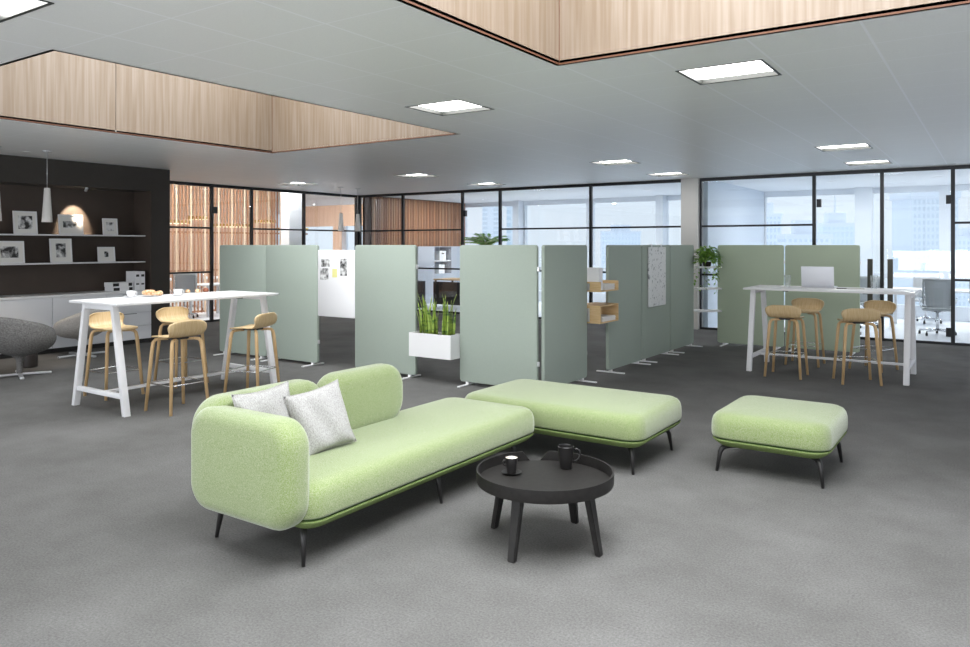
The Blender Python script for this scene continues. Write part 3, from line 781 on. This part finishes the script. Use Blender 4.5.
def croissant(x, y, rz, label, s=1.0):
    b = MB(); n = 26; pts = []; rs = []
    for i in range(n + 1):
        t = i / n * 2 - 1; a = t * 1.5; pts.append((math.sin(a) * .055 * s, math.cos(a) * .04 * s, 0.024 * s)); rs.append((.006 + .021 * (1 - t * t) ** .7 * (1 + .12 * abs(math.sin(i * 1.1)))) * s)
    b.tube(pts, .02, 14, rs=rs)
    o = b.build('croissant', 'pastry', smooth='all'); o.location = (x, y, BZ + .006); o.rotation_euler = (0, 0, rz)
    return tag(o, label, 'pastry', 'croissants on the left bar table')
r = thing('serving_plate', 'flat white plate under two croissants on the left bar table', 'plate', (-7.46, 4.66, BZ))
MB().lathe([(.06, 0), (.07, .001), (.12, .008), (.118, .010), (.06, .004)], 40).build('plate_body', 'white', r, smooth=True)
croissant(-7.49, 4.65, .5, 'croissant on the white plate, the left one', 1.15)
croissant(-7.42, 4.70, -.9, 'croissant on the white plate, the right one', 1.0)
for k, (x, y, s) in enumerate(((-7.62, 5.22, .028), (-7.58, 5.32, .030), (-7.61, 5.45, .034))):
    lb = ('small pale bread roll nearest the white cup on the left bar table', 'middle small bread roll of three on the left bar table', 'reddish brown roll farthest right on the left bar table')[k]
    o = MB().lathe([(s * .6, 0), (s * .9, s * .15), (s, s * .5), (s * .85, s * 1.0), (s * .5, s * 1.3), (s * .1, s * 1.42)], 18).build('bread_roll', 'pastry' if k < 2 else mat('red_brown_crust', (.22, .06, .03), .5, col2=(.34, .12, .06), scale=20), smooth='all')
    o.location = (x, y, BZ); tag(o, lb, 'bread')

r = thing('laptop', 'open silver laptop on the right bar table', 'laptop', (-1.895, 10.42, BZ))
MB().box(-.195, .195, -.0, .25, 0, .014, .004).build('keyboard_base', 'laptop', r, smooth=True)
T = TR(0, 0, .012) @ ROT('X', 8)
MB().box(-.195, .195, -.006, .0, 0, .26, .002, T=T).build('screen_lid', 'laptop', r, smooth=True)
MB().box(-.18, .18, .0002, .0015, .012, .25, T=T).build('display', 'dark_grey', r)
def tumbler(x, y, label, h=.13):
    r = thing('water_glass', label, 'glass', (x, y, BZ), group='drinking glasses on the right bar table')
    MB().lathe([(.030, 0), (.033, .002), (.042, h), (.040, h), (.031, .012), (.001, .010)], 28).build('glass_body', 'glass_clear', r, smooth=True)
    return r
tumbler(-2.235, 10.28, 'drinking glass left of the laptop', .155)
tumbler(-1.25, 10.42, 'tall drinking glass near the right end of the right bar table', .17)
r = thing('notebook', 'closed white notebook lying on the right bar table', 'notebook', (-1.44, 10.33, BZ), .1)
MB().box(-.10, .10, -.07, .07, .001, .013).build('pages', 'paper', r)
MB().box(-.103, .103, -.073, .073, .013, .0155).box(-.103, .103, -.073, .073, 0, .001).build('cover', 'white', r)
r = thing('pen', 'black pen lying in front of the notebook on the right table', 'pen', (-1.585, 10.25, BZ), .3)
MB().tube([(-.06, 0, .006), (.055, 0, .006), (.068, 0, .005)], .005, 10, rs=[.005, .005, .0015]).build('barrel', 'black', r, smooth='all')
MB().box(-.058, -.02, -.0015, .0015, .011, .013).build('clip', 'chrome', r)

# ---------------- dark wall fittings ----------------
r0 = None
ys = [3.2, 4.0, 4.82, 5.64, 6.46, 7.22]
labels = ['white low cabinet at the left edge of the niche', 'white low cabinet behind the grey shell chair, left one', 'white low cabinet behind the grey shell chair, right one', 'white low cabinet behind the light felt chair', 'white drawer cabinet at the right end of the niche']
for k, (a, bb) in enumerate(zip(ys, ys[1:])):
    r = thing('drawer_cabinet' if k == 4 else 'low_cabinet', labels[k], 'cabinet', (-11.775, (a + bb) / 2, 0), group='white low cabinets in the niche')
    h = (bb - a) / 2 - .0025
    MB().box(-.265, .235, -h, h, .07, .825).build('body', 'cab', r)
    MB().box(-.265, .20, -h, h, 0, .07).build('plinth', 'black', r)
    if k == 4:
        for z0, z1 in ((.075, .29), (.297, .51), (.517, .82)):
            d = MB().box(.236, .254, -h + .004, h - .004, z0, z1 - .006, .002).build('drawer', 'cab', r)
            MB().box(.245, .256, -.12, .12, z1 - .022, z1 - .014).build('finger_pull', 'black', d)
    else:
        MB().box(.236, .254, -h + .002, h - .002, .075, .82, .002).build('door', 'cab', r)
tag(MB().box(NB + .005, -11.51, 2.6, 7.222, .826, .86, .003).build('worktop', 'white'), 'long white worktop over the low cabinets', 'worktop')
for z, lb in ((1.755, 'upper white wall shelf with three framed photos'), (1.325, 'lower white wall shelf with three framed photos')):
    tag(MB().box(NB + .001, -11.70, 2.6, 7.222, z - .014, z + .006, .002).build('wall_shelf', 'white'), lb, 'shelf', 'white wall shelves in the niche')
def picture(y0, y1, z0, z1, mt, label, seed, pr=(.28, .22)):
    r = thing('picture_frame', label, 'picture frame', (-11.80, (y0 + y1) / 2, z0), group='white framed photos on the niche shelves')
    h = (y1 - y0) / 2; H = z1 - z0; T = ROT('Y', -6)
    t = .018; b = MB()
    b.box(-.02, 0, -h, h, 0, t, T=T).box(-.02, 0, -h, h, H - t, H, T=T).box(-.02, 0, -h, -h + t, t, H - t, T=T).box(-.02, 0, h - t, h, t, H - t, T=T).build('frame', 'white', r)
    MB().box(-.018, -.010, -h + t, h - t, t, H - t, T=T).build('mat_board', 'paper', r)
    a, c = pr
    MB().box(-.0098, -.0085, -h + a * 2 * h, h - a * 2 * h, H * (c + .02), H * (1 - c), T=T).build('photo', picture_mat('photo_%d' % seed, seed, 12, ramp=(.40, .60)), r)
picture(5.24, 5.57, 1.762, 2.10, 0, 'square framed black and white photo, leftmost on the upper shelf', 11, (.2, .2))
picture(5.88, 6.25, 1.762, 2.07, 0, 'wide framed photo lit by the spot, middle of the upper shelf', 12, (.18, .33))
picture(6.565, 6.81, 1.762, 2.03, 0, 'small upright framed photo, rightmost on the upper shelf', 13, (.24, .22))
picture(4.99, 5.39, 1.332, 1.66, 0, 'framed dark photo, leftmost on the lower shelf', 14, (.2, .24))
picture(5.755, 6.08, 1.332, 1.70, 0, 'tall framed photo, middle of the lower shelf', 15, (.27, .2))
picture(6.485, 6.765, 1.332, 1.57, 0, 'small framed print, rightmost on the lower shelf', 16, (.38, .3))
def binder(name, x, y, z, sx, sy, sz, label, grp):
    r = thing(name, label, 'binder', (x, y, z), group=grp)
    up = sz > sy
    MB().box(-sx / 2, sx / 2, -sy / 2, sy / 2, 0, sz, .003).build('cover', 'white_matte', r)
    for q in (((-.32, .32, .72, .84), (-.3, .3, .3, .38)) if up else ((-.5, -.2, .15, .85), (.28, .46, .15, .85))):
        MB().box(sx / 2, sx / 2 + .001, sy * q[0], sy * q[1], sz * q[2], sz * q[3]).build('spine_label', 'black', r)
for k in range(2):
    binder('ring_binder', -11.68, 6.99 + .088 * k, .861, .27, .082, .31, ('upright white binder nearest the flat pile, on the worktop', 'rightmost upright white binder on the worktop')[k], 'upright white binders on the worktop')
binder('ring_binder', -11.68, 6.755, .861, .26, .33, .07, 'lower white binder lying flat on the worktop', 'white binders lying flat')
binder('ring_binder', -11.68, 6.745, .932, .26, .33, .07, 'upper white binder lying flat, on top of the other', 'white binders lying flat')

def pendant(x, y, z0, z1, label, gr):
    r = thing('pendant_lamp', label, 'pendant lamp', (x, y, ZC), group=gr)
    MB().lathe([(.06, -.012), (.06, 0)], 24).build('ceiling_rose', 'alu', r, smooth=True)
    MB().tube([(0, 0, -.01), (0, 0, z1 - ZC)], .004, 8).build('cord', 'alu', r, smooth='all')
    MB().lathe([(.050, z0 - ZC + .02), (.062, z0 - ZC), (.065, z0 - ZC), (.037, z1 - ZC - .008), (.033, z1 - ZC), (.004, z1 - ZC)], 32).build('lamp_shade', 'pendant', r, smooth=True)
    return r
pendant(-10.62, 5.13, 1.91, 2.37, 'white cone pendant lamp in front of the framed photos', 'pendant lamps by the dark wall')
pendant(-10.62, 4.50, 1.91, 2.37, 'white cone pendant lamp cut off by the left edge of the view', 'pendant lamps by the dark wall')
pendant(-11.98, 12.02, 1.91, 2.30, 'slim white pendant lamp left of the dark glass corner post', 'pendant lamps at the glass corner')
pendant(-11.92, 12.49, 1.91, 2.30, 'slim white pendant lamp right of the dark glass corner post', 'pendant lamps at the glass corner')

def niche_spot(y, label, on=True):
    r = thing('spotlight', label, 'spotlight', (-11.66, y, 2.49), group='small spotlights in the niche')
    MB().lathe([(.022, -.02), (.022, 0)], 20).build('mount', 'alu', r, smooth=True)
    MB().tube([(0, 0, -.018), (-.03, 0, -.05)], .022, 16).build('lamp_head', 'alu', r, smooth=True)
    ld = bpy.data.lights.new('spot_light', 'SPOT'); ld.energy = 110; ld.color = (1.0, .82, .62); ld.spot_size = math.radians(52); ld.spot_blend = .5; ld.shadow_soft_size = .01
    lo = bpy.data.objects.new('spot_light', ld); C.objects.link(lo); lo.parent = r; lo.location = (-.035, 0, -.07)
    d = Vector((-.60, 0, -.80)); lo.rotation_euler = d.to_track_quat('-Z', 'Y').to_euler()
niche_spot(6.22, 'small spotlight shining on the wide framed photo')
niche_spot(4.75, 'small spotlight beyond the left edge of the view')

# ---------------- shell chairs ----------------
def shell_chair(x, y, face, label, m, s=1.0, hi=.34):
    r = thing('shell_lounge_chair', label, 'lounge chair', (x, y, 0), face, 'swivel shell lounge chairs')
    # local: faces +Y, back at -Y
    def f(u, v):
        a = 2 * PI * u; rr = v
        bk = (1 - math.sin(a)) / 2                  # 1 at the back
        z = .265 + (.17 + hi * bk ** .75) * rr ** 1.9
        w_ = math.sin(rr * 1.75) / math.sin(1.35) * (1.0 if rr < .8 else 1.0)
        return Vector((math.cos(a) * .41 * w_, math.sin(a) * .38 * w_ - .05 * rr * rr, z)) * s
    b = MB(); b.grid(40, 14, f); bmesh.ops.remove_doubles(b.bm, verts=b.bm.verts, dist=.0015)
    b.build('shell', m, r, smooth='all', solid=.035)
    MB().lathe([(.035, .03), (.035, .16), (.045, .21), (.09, .25), (.13, .272), (.02, .28)], 28).build('stem', m, r, smooth=True)
    for k in range(4):
        a = PI / 4 + k * PI / 2
        MB().beam((0, 0, .022), (math.cos(a) * .34, math.sin(a) * .34, .013), .045, .025, bev=.005).build('base_arm', 'alu', r, smooth=True)
    return r
shell_chair(-9.90, 4.46, math.radians(25), 'dark grey felt shell chair at the left edge, seen from behind', 'felt', .98)
shell_chair(-10.95, 5.78, math.radians(135), 'light grey felt shell chair facing left, beside the cabinets', 'felt_light', 1.0)
r = thing('floor_vase', 'dark brown round-shouldered vase on the floor by the chairs', 'vase', (-10.50, 4.85, 0))  # dark shape of unsettled identity, given as a plain lathed form
MB().lathe([(.085, 0), (.095, .01), (.098, .12), (.088, .20), (.055, .24), (.04, .25), (.03, .245)], 28).build('vase_body', 'brown_dark', r, smooth=True)
ld = bpy.data.lights.new('downlight_beam', 'SPOT'); ld.energy = 70; ld.color = (1.0, .82, .6); ld.spot_size = math.radians(40); ld.spot_blend = .6; ld.shadow_soft_size = .03
r = thing('recessed_downlight', 'small round recessed downlight in the ceiling by the dark wall', 'ceiling light', (-10.9, 5.0, ZC))
MB().lathe([(.05, -.006), (.05, 0)], 24).build('trim_ring', 'white', r)
lo = bpy.data.objects.new('downlight_beam', ld); C.objects.link(lo); lo.parent = r; lo.location = (0, 0, -.03)

def downlight(x, y, W, label, zc=ZC):
    r = thing('recessed_downlight', label, 'ceiling light', (x, y, zc), group='round downlights beyond the glass')
    MB().lathe([(.085, -.006), (.09, -.004), (.09, 0)], 24).build('trim_ring', 'white', r)
    d = bpy.data.lights.new('downlight_disc', 'AREA'); d.shape = 'DISK'; d.size = .15; d.energy = W; d.color = (1, .98, .95)
    o = bpy.data.objects.new('downlight_disc', d); C.objects.link(o); o.parent = r; o.location = (0, 0, -.008)
for x, lb in ((-12.2, 'round downlight above the storage cabinet beyond the glass'), (-9.6, 'round downlight above the palm beyond the glass'), (-6.6, 'round downlight beyond the centre panes'), (-2.7, 'round downlight beyond the glass right of the pale pillar'), (-.9, 'round downlight above the white meeting table'), (2.2, 'round downlight beyond the glass, right of the view')):
    downlight(x, 16.4, 30, lb)
for x, y, lb in ((-14.6, 9.6, 'added fill downlight above the mesh chair in the left room'), (-13.95, 12.1, 'added fill downlight between glass and slats in the left room'), (-17.5, 10.6, 'added fill downlight behind the slats, above the long white table'), (-17.5, 13.6, 'added fill downlight behind the slats, near the white column'), (-15.5, 16.0, 'added fill downlight at the far end of the left room')):
    downlight(x, y, 60, lb, 3.6)  # lamps added to brighten the left room
# ---------------- room behind the left glass ----------------
def slats(name, axis, at, a0, a1, pitch, wd, dp, m, label, cat, z1=ZC, m2=None):
    r = thing(name, label, cat, (at, a0, 0) if axis == 'Y' else (a0, at, 0))
    bs = [MB(), MB()]; n = int((a1 - a0) / pitch)
    for k in range(n):
        u = k * pitch; b = bs[1] if (m2 and k % 4 == 1) else bs[0]
        if axis == 'Y': b.box(-dp / 2, dp / 2, u, u + wd, 0, z1)
        else: b.box(u, u + wd, -dp / 2, dp / 2, 0, z1)
    bs[0].build('slats', m, r)
    if m2: bs[1].build('pale_slats', m2, r)
    b = MB()
    for z in (.03, 1.0, 1.9, z1 - .03):
        if axis == 'Y': b.box(-dp / 2 - .012, -dp / 2, 0, a1 - a0, z - .02, z + .02)
        else: b.box(0, a1 - a0, dp / 2, dp / 2 + .012, z - .02, z + .02)
    b.build('rail', m, r)
    return r
slats('slatted_screen', 'Y', -15.6, 8.0, 14.4, .095, .034, .02, 'slat', 'screen of upright cedar slats behind the left glass wall', 'slatted screen', m2='slat_light', z1=3.58)
struct(MB().box(-22.1, -22, 7.5, FY, 0, 3.6).build('wall_far_left', 'wood_wall'))
struct(MB().box(-22, GX - .05, 7.4, 7.5, 0, 3.6).build('wall_side', 'wood_wall'))
struct(MB().box(-14.5, -14.2, 12.5, 12.95, 0, 3.6).build('wall_white_column', 'white_matte'))
struct(MB().box(-20, -15.0, 17.3, 17.4, 2.2, ZC).box(-20, -15.0, 17.3, 17.4, 0, .5).box(-20, -19.6, 17.3, 17.4, .5, 2.2).box(-17.6, -17.3, 17.3, 17.4, .5, 2.2).build('wall_wood_frame', 'wood_wall'))
def ring_lamp(x, y, z, R, label):
    r = thing('ring_pendant_lamp', label, 'pendant lamp', (x, y, z), group='brass ring lamps behind the slats')
    b = MB(); n = 40; prof = ((R, -.04), (R + .012, -.04), (R + .012, .04), (R, .04)); rows = []
    for k in range(n): rows.append([b.bm.verts.new((q * math.cos(2 * PI * k / n), q * math.sin(2 * PI * k / n), zz)) for q, zz in prof])
    for k in range(n):
        A, B = rows[k], rows[(k + 1) % n]
        for j in range(4): b.bm.faces.new((A[j], A[(j + 1) % 4], B[(j + 1) % 4], B[j]))
    b.build('ring', 'brass', r, smooth=True)
    b = MB(); rows = []
    for k in range(n): rows.append([b.bm.verts.new((q * math.cos(2 * PI * k / n), q * math.sin(2 * PI * k / n), zz)) for q, zz in ((R - .002, -.03), (R - .02, -.03), (R - .02, -.015), (R - .002, -.015))])
    for k in range(n):
        A, B = rows[k], rows[(k + 1) % n]
        for j in range(4): b.bm.faces.new((A[j], A[(j + 1) % 4], B[(j + 1) % 4], B[j]))
    b.build('light_strip', 'ring_glow', r)
    b = MB()
    for k in range(3):
        a = k * 2 * PI / 3; b.tube([(R * math.cos(a), R * math.sin(a), .04), (0, 0, 3.6 - z)], .004, 6)
    b.build('suspension_wires', 'alu', r)
    return r
ring_lamp(-17.2, 11.3, 2.18, .45, 'brass ring lamp at the far left, next to the dark wall end')
ring_lamp(-16.6, 11.7, 2.28, .30, 'upper small brass ring lamp by the first black post')
ring_lamp(-17.0, 13.0, 2.12, .55, 'large brass ring lamp between the two black posts')
ring_lamp(-16.8, 13.9, 2.25, .30, 'small high brass ring lamp behind the second black post')
ring_lamp(-16.8, 14.9, 2.05, .45, 'lowest brass ring lamp, left of the white column')

def conf_chair(x, y, rz, label, back='mesh_back', grp='conference chairs beyond the glass', nm='office_chair'):
    r = thing(nm, label, 'office chair', (x, y, 0), rz, grp)
    # faces +Y
    def f(u, v):
        a = 2 * u - 1; return Vector((a * .24, -.20 - .06 * v + .04 * a * a, .50 + .50 * v))
    b = MB(); b.grid(8, 8, f); b.build('backrest', back, r, smooth='all', solid=.02)
    MB().loft_rr(.24, .23, .07, [(.01, .44), (0, .45), (0, .475), (.02, .49)]).build('seat', back, r, smooth='all')
    for sx in (-1, 1):
        MB().tube([(sx * .20, -.19, .52), (sx * .27, -.17, .60), (sx * .29, .0, .66), (sx * .28, .13, .63), (sx * .26, .14, .5), (sx * .18, .05, .44)], .011, 8).build('armrest', 'chrome', r, smooth='all')
        MB().tube([(sx * .21, -.24, .95), (sx * .20, -.22, .55), (sx * .10, -.08, .43), (0, 0, .41)], .012, 8).build('back_strut', 'chrome', r, smooth='all')
    MB().tube([(0, 0, .08), (0, 0, .44)], .025, 12).build('gas_column', 'chrome', r, smooth='all')
    for k in range(5):
        a = k * 2 * PI / 5 + .3
        MB().tube([(0, 0, .10), (math.cos(a) * .29, math.sin(a) * .29, .075)], .018, 8, rs=[.024, .013]).build('base_arm', 'chrome', r, smooth='all')
        T = TR(math.cos(a) * .29, math.sin(a) * .29, .03) @ ROT('Y', 90) @ ROT('Z', 0)
        MB().lathe([(.029, -.018), (.029, .018)], 14, T=T).box(math.cos(a) * .29 - .006, math.cos(a) * .29 + .006, math.sin(a) * .29 - .006, math.sin(a) * .29 + .006, .05, .08).build('caster', 'black', r, smooth=True)
    return r
ch = conf_chair(-.86, 15.6, .1, 'conference chair behind the glass door, nearest the open doors edge')
for x, y, rz, lb in ((-2.12, 16.3, .5, 'conference chair seen through the left leaf of the glass doors'), (-.1, 16.1, -.3, 'conference chair behind the rightmost glass pane'), (-1.2, 17.98, PI, 'far conference chair on the window side of the white table')):
    dup(ch, (x, y, 0), rz, lb)
def desk(x, y, hx, hy, h, label, top='white', leg='alu'):
    r = thing('meeting_table', label, 'table', (x, y, 0))
    MB().box(-hx, hx, -hy, hy, h - .03, h, .003).build('tabletop', top, r)
    for sx in (-1, 1):
        for sy in (-1, 1): MB().box(sx * (hx - .06) - .025, sx * (hx - .06) + .025, sy * (hy - .06) - .025, sy * (hy - .06) + .025, 0, h - .03).build('leg', leg, r)
    return r
desk(-.4, 17.0, 1.35, .45, .74, 'long white meeting table in the bright room behind the glass doors')
# left room
desk(-17.4, 11.6, .45, 1.6, .74, 'long white table behind the cedar slats')
dup(ch, (-14.75, 10.02, 0), math.radians(60), 'grey mesh office chair behind the left glass, next to the dark wall', group='office chairs in the left room')
desk(-14.75, 10.75, .38, .42, .72, 'small white table behind the left glass, beside the mesh chair')
wc = conf_chair(-16.4, 10.2, PI / 2, 'white office chair at the long white table behind the slats', 'white_leather', 'white chairs at the long table')
dup(wc, (-16.4, 11.3, 0), PI / 2, 'white office chair nearer the black door post, behind the slats')
dup(wc, (-16.4, 12.4, 0), PI / 2, 'white office chair right of the black door post, behind the slats')

# ---------------- room beyond the centre glass ----------------
r = slats('slatted_wall', 'Y', -13.35, 14.5, 18.66, .07, .045, .05, 'slat_mix', 'dark mixed wood slatted wall seen through the centre glass', 'slatted wall', z1=ZC - .02, m2='slat')
struct(MB().box(-13.48, -13.39, 14.3, 18.67, 0, ZC).build('wall_centre', mat('deep_brown', (.10, .045, .03), .5)))
# storage unit on the slatted wall
r = thing('storage_cabinet', 'tall blue-grey storage cabinet with open shelves beyond the centre glass', 'cabinet', (-13.05, 16.95, 0))
MB().box(-.22, .22, -1.2, -.48, 0, 1.56).build('side_body', 'grey_blue', r)
MB().box(-.22, .22, .30, 1.2, 0, 1.56).build('side_body', 'grey_blue', r)
MB().box(-.22, .22, -.48, .30, 0, .8).box(-.22, -.2, -.48, .30, .8, 1.56).box(-.2, .22, -.48, .30, 1.54, 1.56).build('open_compartment', 'grey_blue', r)
MB().box(-.2, .2, -.48, .30, 1.14, 1.165).build('shelf', 'white', r)
o = MB().box(-.13, .13, -.15, .15, 0, .27, .004).build('storage_box', 'white_matte'); o.location = (-13.0, 16.9, 1.166); tag(o, 'white storage box in the upper open shelf', 'box')
MB().box(.130, .133, -.05, .05, .18, .21).build('grip_hole', 'black', o)
o = MB().box(-.13, .13, -.13, .13, 0, .25, .004).build('storage_box', 'white_matte'); o.location = (-13.0, 16.85, .801); tag(o, 'white storage box in the lower open shelf', 'box')
r = thing('desk', 'black office desk with a light wood top beyond the centre glass', 'desk', (-11.45, 15.75, 0))
MB().box(-.55, .9, -.4, .4, .70, .73).build('desktop', 'oak', r)
MB().box(-.55, .9, -.40, -.37, .08, .66).build('modesty_panel', 'dark_grey', r)
for sx in (-.5, .85):
    for sy in (-.36, .36): MB().box(sx - .02, sx + .02, sy - .02, sy + .02, 0, .70).build('leg', 'black', r)
r = thing('lowboard', 'low charcoal sideboard beyond the centre glass', 'sideboard', (-12.45, 14.95, 0))
MB().box(-.35, .35, -.2, .2, .04, .68).build('body', 'dark_grey', r)
MB().box(-.33, .33, -.18, .18, 0, .04).build('plinth', 'black', r)
MB().box(-.345, -.002, -.208, -.2, .06, .66).build('door', 'dark_grey', r); MB().box(.002, .345, -.208, -.2, .06, .66).build('door', 'dark_grey', r)
dup(wc, (-11.7, 16.45, 0), math.radians(200), 'white office chair behind the black desk beyond the centre glass', group='white desk chair')
r = thing('potted_palm', 'green palm rising behind the pale sage screen, beyond the glass', 'plant', (-10.15, 15.05, 0))
MB().lathe([(.14, 0), (.17, .02), (.20, .38), (.19, .40), (.17, .38)], 24).build('pot', 'white_matte', r, smooth=True)
MB().tube([(0, 0, .3), (.02, .01, .8), (0, 0, 1.58)], .022, 8).build('trunk', 'brown_dark', r, smooth='all')
b = MB()
for k in range(18):
    th = k * 2.4; el = random.uniform(.6, 1.3); L = random.uniform(.45, .65); pts = []
    for q in range(8):
        t = q / 7; pts.append(Vector((math.cos(th) * math.cos(el) * L * t * (1 + .4 * t), math.sin(th) * math.cos(el) * L * t * (1 + .4 * t), 1.55 + math.sin(el) * L * t - .32 * t * t * L * 1.2)))
    b.tube(pts, .004, 5)
    for q in range(1, 8):
        d = pts[q] - pts[q - 1]; sd = d.cross(Vector((0, 0, 1))).normalized()
        for sg in (-1, 1):
            for h_ in (0, .5): leafpts(b, pts[q - 1].lerp(pts[q], h_), (d * 6 + sd * sg * .6), .17, .010, .25)
b.build('fronds', mat('palm_green', (.06, .22, .02), .5, col2=(.16, .42, .05), scale=8), r)

# ---------------- city outside ----------------
def tower(x, y, wd, dp, h, rz, label, col, wcol, fl=3.2, bay=2.2, spire=False):  # distance haze is put into the pale facade and roof colours
    r = thing('office_tower', label, 'building', (x, y, -45), rz, 'pale high-rise buildings outside the windows')
    m = grid_mat('hazed_facade', wcol, col, bay, fl, 0, 0, bay * .45, fl * .4, .6, 'XZ')
    MB().box(-wd / 2, wd / 2, -dp / 2, dp / 2, 0, h + 45).build('tower_body', m, r)
    MB().box(-wd / 2 - .2, wd / 2 + .2, -dp / 2 - .2, dp / 2 + .2, h + 45, h + 45.8).box(-wd * .25, wd * .25, -dp * .25, dp * .25, h + 45.8, h + 48).build('roof', mat('hazed_concrete', (.82, .86, .92), .8), r)
    if spire:
        MB().tube([(0, 0, h + 47), (0, 0, h + 53)], .25, 6, rs=[.3, .05]).build('spire', M_['pale_frame'], r)
FC = math.radians(30)
tower(-7.1, 104, 5.2, 5, 7.0, FC, 'pale tower with a grid of small windows, seen through the right door leaf', (.80, .86, .93), (.70, .78, .86), .80, .50)
tower(-28.3, 174, 7, 6, 5.4, FC, 'bluish far tower above the laptop, left of the double doors', (.78, .85, .92), (.72, .81, .89), 1.5, .9, True)
tower(-40.5, 166, 5, 5, 7.5, FC, 'slim far tower with a pointed top, left of the first door post', (.80, .86, .92), (.68, .76, .85), 1.4, .8, True)
tower(-25.3, 128, 7, 4, 2.5, FC, 'low pale block in front of the far towers', (.84, .89, .95), (.70, .78, .86), 1.3, .8)
tower(-83.2, 125, 3.2, 3, 9.5, FC, 'thin striped tower right of the palm', (.82, .88, .94), (.70, .78, .85), .9, 2.6)
tower(-68.8, 110.5, 2.4, 3, 8.0, FC, 'thin bluish tower behind the screens at the centre', (.80, .88, .94), (.66, .78, .86), 1.1, 2.0)
tower(-6, 238, 9, 6, 3.2, FC, 'distant pale block behind the rightmost pane', (.84, .89, .95), (.72, .80, .87), 1.6, 1.1)
tower(-107, 241, 13, 6, 5.5, FC, 'broad distant pale block beyond the centre panes', (.85, .90, .96), (.78, .85, .92), 1.6, 1.1)
struct(MB().box(-400, 300, 40, 600, -45.2, -45).build('ground_city', mat('hazy_city_ground', (.58, .64, .72), .9, col2=(.66, .71, .79), scale=.05)))
